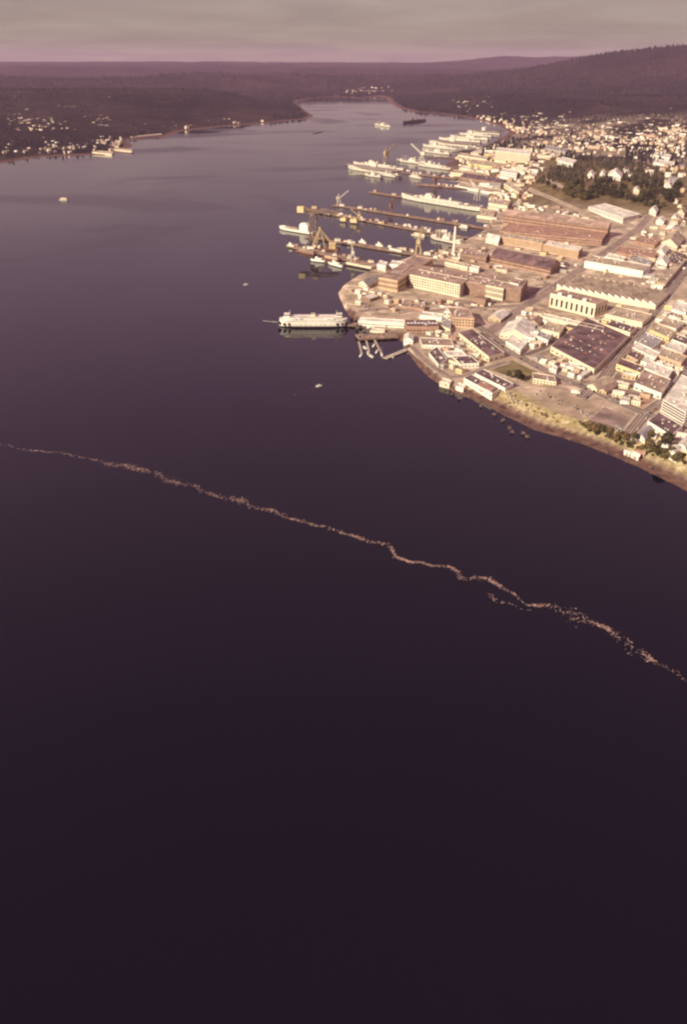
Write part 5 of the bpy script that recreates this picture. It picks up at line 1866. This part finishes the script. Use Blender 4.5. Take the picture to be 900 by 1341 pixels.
for a, b, n, where, grp in LOTS:
    for k in range(n):
        t, u = random.random(), random.uniform(-1, 1)
        g = ground(a[0] + (b[0] - a[0]) * t + u * 3, a[1] + (b[1] - a[1]) * t - u * 3)
        me_, c = random.choices(CARS, (7, 2, 2, 2))[0]
        tag(link('car', me_, None, (g.x, g.y, g.z + 0.42), R(57) + random.choice((0, math.pi)) + random.uniform(-.05, .05)), f'{c} car parked {where}', 'car', grp)
for px0, px1, n, where in (((468, 441), (508, 439), 13, 'on the brown public pier'),):
    for k in range(n):
        t = (k + random.random() * 0.5) / n
        p = at(px0[0] + (px1[0] - px0[0]) * t, px0[1] + (px1[1] - px0[1]) * t + random.uniform(-2, 3), 3.6)
        me_, c = random.choices(CARS, (7, 2, 1, 1))[0]
        tag(link('car', me_, None, (p[0], p[1], 3.62), R(80)), f'{c} car parked {where}', 'car', 'cars on the public pier')
for line, w, n, where, grp in ((STREETS[0][1], 6.2, 34, 'along the main street', 'cars along the main street'), (STREETS[2][1], 4.8, 30, 'along the shore street', 'cars along the shore street'), (STREETS[4][1], 4.8, 14, 'along the right-hand side street', 'cars along the side street')):
    P = [Vector(gp(p)) for p in line]
    for k in range(n):
        i = random.randrange(len(P) - 1)
        d = (P[i + 1] - P[i])
        s = random.choice((-1, 1))
        c_ = P[i] + d * random.random() + Vector((-d.y, d.x)).normalized() * s * w
        me_, c = random.choices(CARS, (6, 2, 2, 2))[0]
        tag(link('car', me_, None, (c_.x, c_.y, gz(c_.x, c_.y) + 0.48), math.atan2(d.y, d.x)), f'{c} car {where}', 'car', grp)
# white lorries beside the cottages
LORRY = MB().box((-0.8, 0, 2.2), (6.4, 2.4, 2.9), 0, 0).box((3.4, 0, 1.6), (1.8, 2.2, 2.0), 0, 1, 0.9).box((0, 0, 0.8), (8.6, 1.4, 0.4), 0, 2)
for x in (-2.6, 3.2):
    for y in (-1.0, 1.0):
        LORRY.tube((x, y - 0.15, 0.5), (x, y + 0.15, 0.5), 0.5, n=8, mi=2)
LM = LORRY.mesh('lorry', ['white', 'cream', 'tyre'])
for k, (px, lab) in enumerate([((813, 504), 'white lorry behind the corner cottages, left one'), ((819, 506), 'white lorry behind the corner cottages, right one'), ((754, 516), 'white lorry at the top of the gravel lot'), ((818, 530), 'white lorry turning on the shore street')]):
    g = ground(*px)
    tag(link('lorry', LM, None, (g.x, g.y, g.z + 0.45), R(-20), (1.4, 1.4, 1.3)), lab, 'lorry', 'white lorries downtown')

# yard clutter: huts, crates and stacked gear
def hut_mesh(wall, roof, gable):
    m = MB().box((0, 0, 0.45), (1, 1, 1.1), 0, 0)
    if gable:
        P = [(-.54, -.55, .98), (.54, -.55, .98), (.54, .55, .98), (-.54, .55, .98), (-.54, 0, 1.3), (.54, 0, 1.3)]
        m.add(P, [(0, 1, 5, 4), (2, 3, 4, 5), (1, 2, 5), (3, 0, 4)], 1)
    else:
        m.box((0, 0, 1.03), (1.06, 1.06, 0.08), 0, 1).box((0.2, 0.1, 1.12), (0.2, 0.25, 0.12), 0, 1)
    m.box((0.1, -0.5, 0.32), (0.2, 0.04, 0.6), 0, 2)
    return m.mesh('yard_hut', [wall, roof, 'brown'])


HUTS = [(hut_mesh('white', 'roof_white', False), 'white'), (hut_mesh('cream', 'roof_tan', True), 'cream'), (hut_mesh('tan', 'roof_brown', False), 'tan'), (hut_mesh('navy_grey', 'roof_grey', False), 'grey'),
        (hut_mesh('brick', 'roof_red', True), 'red-brown'), (hut_mesh('white', 'roof_dark', True), 'dark-roofed')]


HEAP = []


def huts(region, n, where, grp, s0, s1, rz=R(-40), z=None):
    for k in range(n):
        (ax, ay), (bx, by), v = region
        t, u = random.random(), random.uniform(-1, 1)
        x, y = ax + (bx - ax) * t, ay + (by - ay) * t + u * v
        if z is None:
            g = ground(x, y)
            if float(shore(np.array([g.x]), np.array([g.y]))[0]) < 6:
                continue
        else:
            p = at(x, y, z)
            g = Vector((p[0], p[1], z))
        if 'far ' in where:
            HEAP.append((g, random.uniform(s0, s1) / 9))
            continue
        me_, c = random.choices(HUTS, (5, 4, 3, 3, 2, 2))[0]
        w = random.uniform(s0, s1)
        tag(link('yard_hut', me_, None, (g.x, g.y, g.z + 0.05), rz + random.choice((0, math.pi / 2)), (w * random.uniform(1.0, 2.2), w, w * random.uniform(0.45, 0.75))), f'small {c} hut {where}', 'hut', grp)


for region, n, where, grp, s0, s1 in [
    (((458, 385), (560, 408), 7), 18, 'on the bare yard above the ferry pier', 'huts above the ferry pier', 3, 6),
    (((560, 400), (640, 398), 4), 10, 'beside the machine shop front', 'huts beside the machine shop', 4, 7),
    (((560, 336), (640, 330), 6), 22, 'on the quay around the chimney', 'huts around the chimney', 4, 9),
    (((630, 300), (660, 262), 12), 30, 'on the yard left of the long brick hall', 'huts left of the brick hall', 5, 11),
    (((650, 268), (770, 288), 8), 34, 'behind the long brick hall', 'huts behind the brick hall', 5, 10),
    (((600, 246), (690, 262), 9), 46, 'in the far yard over the grey ship', 'huts above the grey ship', 6, 12),
    (((600, 212), (700, 228), 14), 60, 'among the far warehouses', 'huts among the far warehouses', 7, 16),
    (((640, 186), (735, 206), 8), 50, 'at the far end of the shipyard', 'huts at the far yard end', 9, 18),
    (((655, 300), (780, 320), 8), 20, 'on the roof-high yard between brick ranges', 'huts between the brick ranges', 3, 6),
    (((740, 340), (860, 372), 5), 14, 'along the white assembly shed', 'huts along the assembly shed', 3, 7),
    (((690, 416), (745, 440), 6), 18, 'in the middle block behind the shops', 'huts in the middle block', 3, 7),
    (((835, 450), (898, 480), 14), 26, 'in the backyards of the right-hand block', 'huts in the right-hand block', 3, 7),
    (((850, 330), (898, 350), 14), 16, 'on the slope at the right edge', 'huts on the right slope', 4, 8),
    (((570, 440), (640, 446), 6), 10, 'behind the low motel', 'huts behind the motel', 3, 6),
]:
    huts(region, n, where, grp, s0, s1)
for k, (region, n, where, grp) in enumerate([(((385, 321), (490, 345), 1.6), 16, 'on the nearest yard pier', 'huts on the nearest pier'), (((440, 314), (545, 330), 1.4), 14, 'on the hammerhead crane pier', 'huts on the crane pier'),
                                             (((410, 276), (600, 308), 1.8), 30, 'on the long yard pier', 'huts on the long pier'), (((445, 268), (640, 297), 1.2), 16, 'on the dark narrow pier', 'huts on the narrow pier'),
                                             (((490, 251), (640, 273), 1.0), 18, 'on the dark pier by the grey ship', 'huts on the dark pier'), (((555, 241), (645, 247), 2.0), 16, 'on the pale wedge pier', 'huts on the wedge pier'),
                                             (((505, 221), (595, 232), 1.6), 18, 'on the orange-tinted dock', 'huts on the orange dock')]):
    huts(region, n, where, grp, 4, 8, R(-14), 3.2)

for s0, s1 in ((0.5, 1.2),):
    mass_houses('far_yard_clutter', 'pale huts, crates and gear crowding the far shipyard', [g for g, _ in HEAP], 0.6, 1.5)

# ------------------------------------------------------------------ small boats
def boat(label, px, L, rz, wake=False, mast=False):
    p = at(*px)
    root = thing('motor_boat', label, 'boat', (p[0], p[1], 0), rz)
    V, bf, hf, df, ends = hull(L, L * 0.3, 1.3, sheer=0.6)
    MB().add([(x, y, max(z, -0.6)) for x, y, z in V], bf + hf + ends).build('hull', 'white', root)
    MB().add(V, df).build('deck', 'cream', root)
    MB().box((L * 0.02, 0, 2.1), (L * 0.36, L * 0.2, 1.7), 0, 0, 0.85).build('cabin', 'white', root)
    MB().box((L * 0.02, 0, 2.3), (L * 0.35, L * 0.205, 0.6)).build('window_band', 'glass', root)
    if mast:
        MB().tube((L * 0.05, 0, 1.5), (L * 0.05, 0, L * 1.1), 0.12, 0.06, 6).build('mast', 'white', root)
        MB().beam((L * 0.05, 0, 2.8), (-L * 0.35, 0, 3.0), 0.35).build('furled_sail', 'canvas', root)
    return root


boat('tiny white motor boat alone in the middle of the bay', (322, 373), 9, R(200))
boat('tiny white motor boat out from the landing float', (418, 506), 9, R(20))
for k, (px, lab, ms_) in enumerate([((473, 466), 'white boat at the leftmost finger float', False), ((482, 463), 'white boat at the middle finger float, outer side', True), ((486, 467), 'white boat at the middle finger float, tip', False), ((494, 461), 'white boat at the right-hand finger float, inner side', False),
                                ((500, 465), 'white boat at the right-hand finger float, tip', True), ((478, 456), 'small white boat close under the public pier', False), ((490, 453), 'white boat under the public pier, right', False), ((514, 467), 'white boat beside the angled landing float', False)]):
    boat(lab, px, 12, R(70 + 25 * (k % 3)), mast=ms_)

# foam behind the boats and the ferry, too fine to count
def foam(name, label, line, w, n, seed, mt='foam'):
    rg = random.Random(seed)
    m = MB()
    for k in range(n):
        t = rg.random()
        i = min(len(line) - 2, int(t * (len(line) - 1)))
        f = t * (len(line) - 1) - i
        x = line[i][0] + (line[i + 1][0] - line[i][0]) * f
        y = line[i][1] + (line[i + 1][1] - line[i][1]) * f
        p = at(x, y)
        s = rg.uniform(0.25, 1.1) * w * 0.35
        a = rg.uniform(0, 3.14)
        q_ = (p[0] + rg.gauss(0, 1) * w, p[1] + rg.gauss(0, 1) * w)
        m.box((q_[0], q_[1], 0.05), (s * 2.2, s, 0.2), a, 0, 0.7)
    tag(m.build(name, mt), label, 'foam', kind='stuff')


foam('wake', 'white wake foam trailing from the ferry stern', [(344, 420), (364, 422)], 1.2, 260, 1)
foam('boat_wake', 'thin pale wake behind the small boat in the bay', [(380, 519), (417, 507)], 0.7, 18, 2)

# ------------------------------------------------------------------ drift line: driftwood, weed and scum gathered by the current
DRIFT = [(-6, 582), (20, 586), (45, 589), (75, 594), (105, 598), (135, 604), (165, 611), (192, 615), (203, 623), (215, 632), (232, 634), (256, 635), (265, 642), (290, 650), (320, 659), (350, 668), (380, 677), (398, 686),
         (425, 691), (455, 699), (485, 709), (505, 715), (518, 729), (540, 738), (570, 743), (598, 746), (608, 755), (640, 757), (655, 770), (674, 781), (690, 793), (724, 798), (752, 802), (775, 815), (795, 825), (820, 845), (845, 860), (870, 875), (886, 884), (908, 896)]
STRAND = [(641, 782), (650, 789), (668, 791), (682, 797), (700, 796)]
rg = np.random.default_rng(9)


def drift(line, n, spread):
    P = np.array([at(*p) for p in line])
    seg = np.linalg.norm(np.diff(P, axis=0), axis=1)
    cum = np.concatenate([[0], np.cumsum(seg)])
    L = cum[-1]
    s = rg.uniform(0, L, n * 4)
    cl = fbm(s / 14.0, s * 0 + 3.3, 3, 61)
    s = s[rg.uniform(0, 1, len(s)) < np.clip((cl - 0.40) * 3.6, 0.16, 1) * np.clip(0.22 + s / 520.0, 0, 1)][:n]
    x = np.interp(s, cum, P[:, 0])
    y = np.interp(s, cum, P[:, 1])
    wob = (fbm(s / 22.0, s * 0 + 9.1, 3, 71) - 0.5) * 12
    wd = spread * (0.35 + 1.9 * vnoise(s / 26.0, s * 0 + 1.7, 81) ** 2) * (0.8 + 0.5 * s / L)
    return x + rg.normal(0, 1, len(s)) * wd + wob * 0.5, y + rg.normal(0, 1, len(s)) * wd + wob


V, Fs = [], []
for line, n, spread in ((DRIFT, 2700, 2.0), (STRAND, 170, 1.2)):
    X, Y = drift(line, n, spread)
    for x, y in zip(X, Y):
        l, w, t = rg.gamma(1.6, 0.22) + 0.08, rg.gamma(1.6, 0.12) + 0.06, rg.uniform(0.08, 0.25)
        if rg.uniform() < 0.05:
            l *= 3
        a = rg.uniform(0, math.pi)
        ca, sa = math.cos(a), math.sin(a)
        o = len(V)
        for zz, k in ((-0.1, 1.0), (t, 0.7)):
            for dx_, dy_ in ((-l, -w), (l, -w * 0.7), (l * 0.8, w), (-l * 0.9, w * 0.8)):
                V.append((x + k * (dx_ * ca - dy_ * sa), y + k * (dx_ * sa + dy_ * ca), zz))
        Fs += [(o + 4, o + 5, o + 6, o + 7), (o, o + 1, o + 5, o + 4), (o + 1, o + 2, o + 6, o + 5), (o + 2, o + 3, o + 7, o + 6), (o + 3, o, o + 4, o + 7)]
tag(link('drift_line', np_mesh('drift_line', np.array(V), np.array(Fs), 'drift')), 'long wavering line of driftwood and scum across the dark water', 'driftwood', kind='stuff')

# boulders and drift logs strewn along the near beach
V, Fs = [], []
for k in range(420):
    t = random.random()
    i = random.randrange(0, 15)
    a, b = at(*COAST_NEAR[i]), at(*COAST_NEAR[i + 1])
    x, y = a[0] + (b[0] - a[0]) * t, a[1] + (b[1] - a[1]) * t
    nx_, ny_ = -(b[1] - a[1]), b[0] - a[0]
    ln = math.hypot(nx_, ny_)
    off = -random.uniform(-2, 24) * (1 if i < 9 else 0.5)
    x, y = x + nx_ / ln * off, y + ny_ / ln * off
    sdv = float(shore(np.array([x]), np.array([y]))[0])
    if sdv < -4:
        continue
    z = max(0.0, gz(x, y))
    r0 = random.uniform(0.25, 0.8)
    st = 3.5 if random.random() < 0.18 else 1.0
    ang = random.uniform(0, 3.14)
    o = len(V)
    for zz, kk in ((-0.4, 1.0), (0.45, 0.95), (0.9, 0.5)):
        for j in range(5):
            aa = j * 1.2566
            px_, py_ = math.cos(aa) * r0 * st * kk * random.uniform(0.8, 1.2), math.sin(aa) * r0 * kk * random.uniform(0.8, 1.2)
            V.append((x + px_ * math.cos(ang) - py_ * math.sin(ang), y + px_ * math.sin(ang) + py_ * math.cos(ang), z + zz * r0))
    for lv in (0, 5):
        for j in range(5):
            Fs.append((o + lv + j, o + lv + (j + 1) % 5, o + lv + 5 + (j + 1) % 5))
            Fs.append((o + lv + j, o + lv + 5 + (j + 1) % 5, o + lv + 5 + j))
    for j in (1, 2, 3):
        Fs.append((o + 10, o + 10 + j, o + 11 + j))
tag(link('shore_rocks', np_mesh('shore_rocks', np.array(V), np.array(Fs), 'rock')), 'boulders and drift logs strewn along the brown beach', 'rocks', kind='stuff')
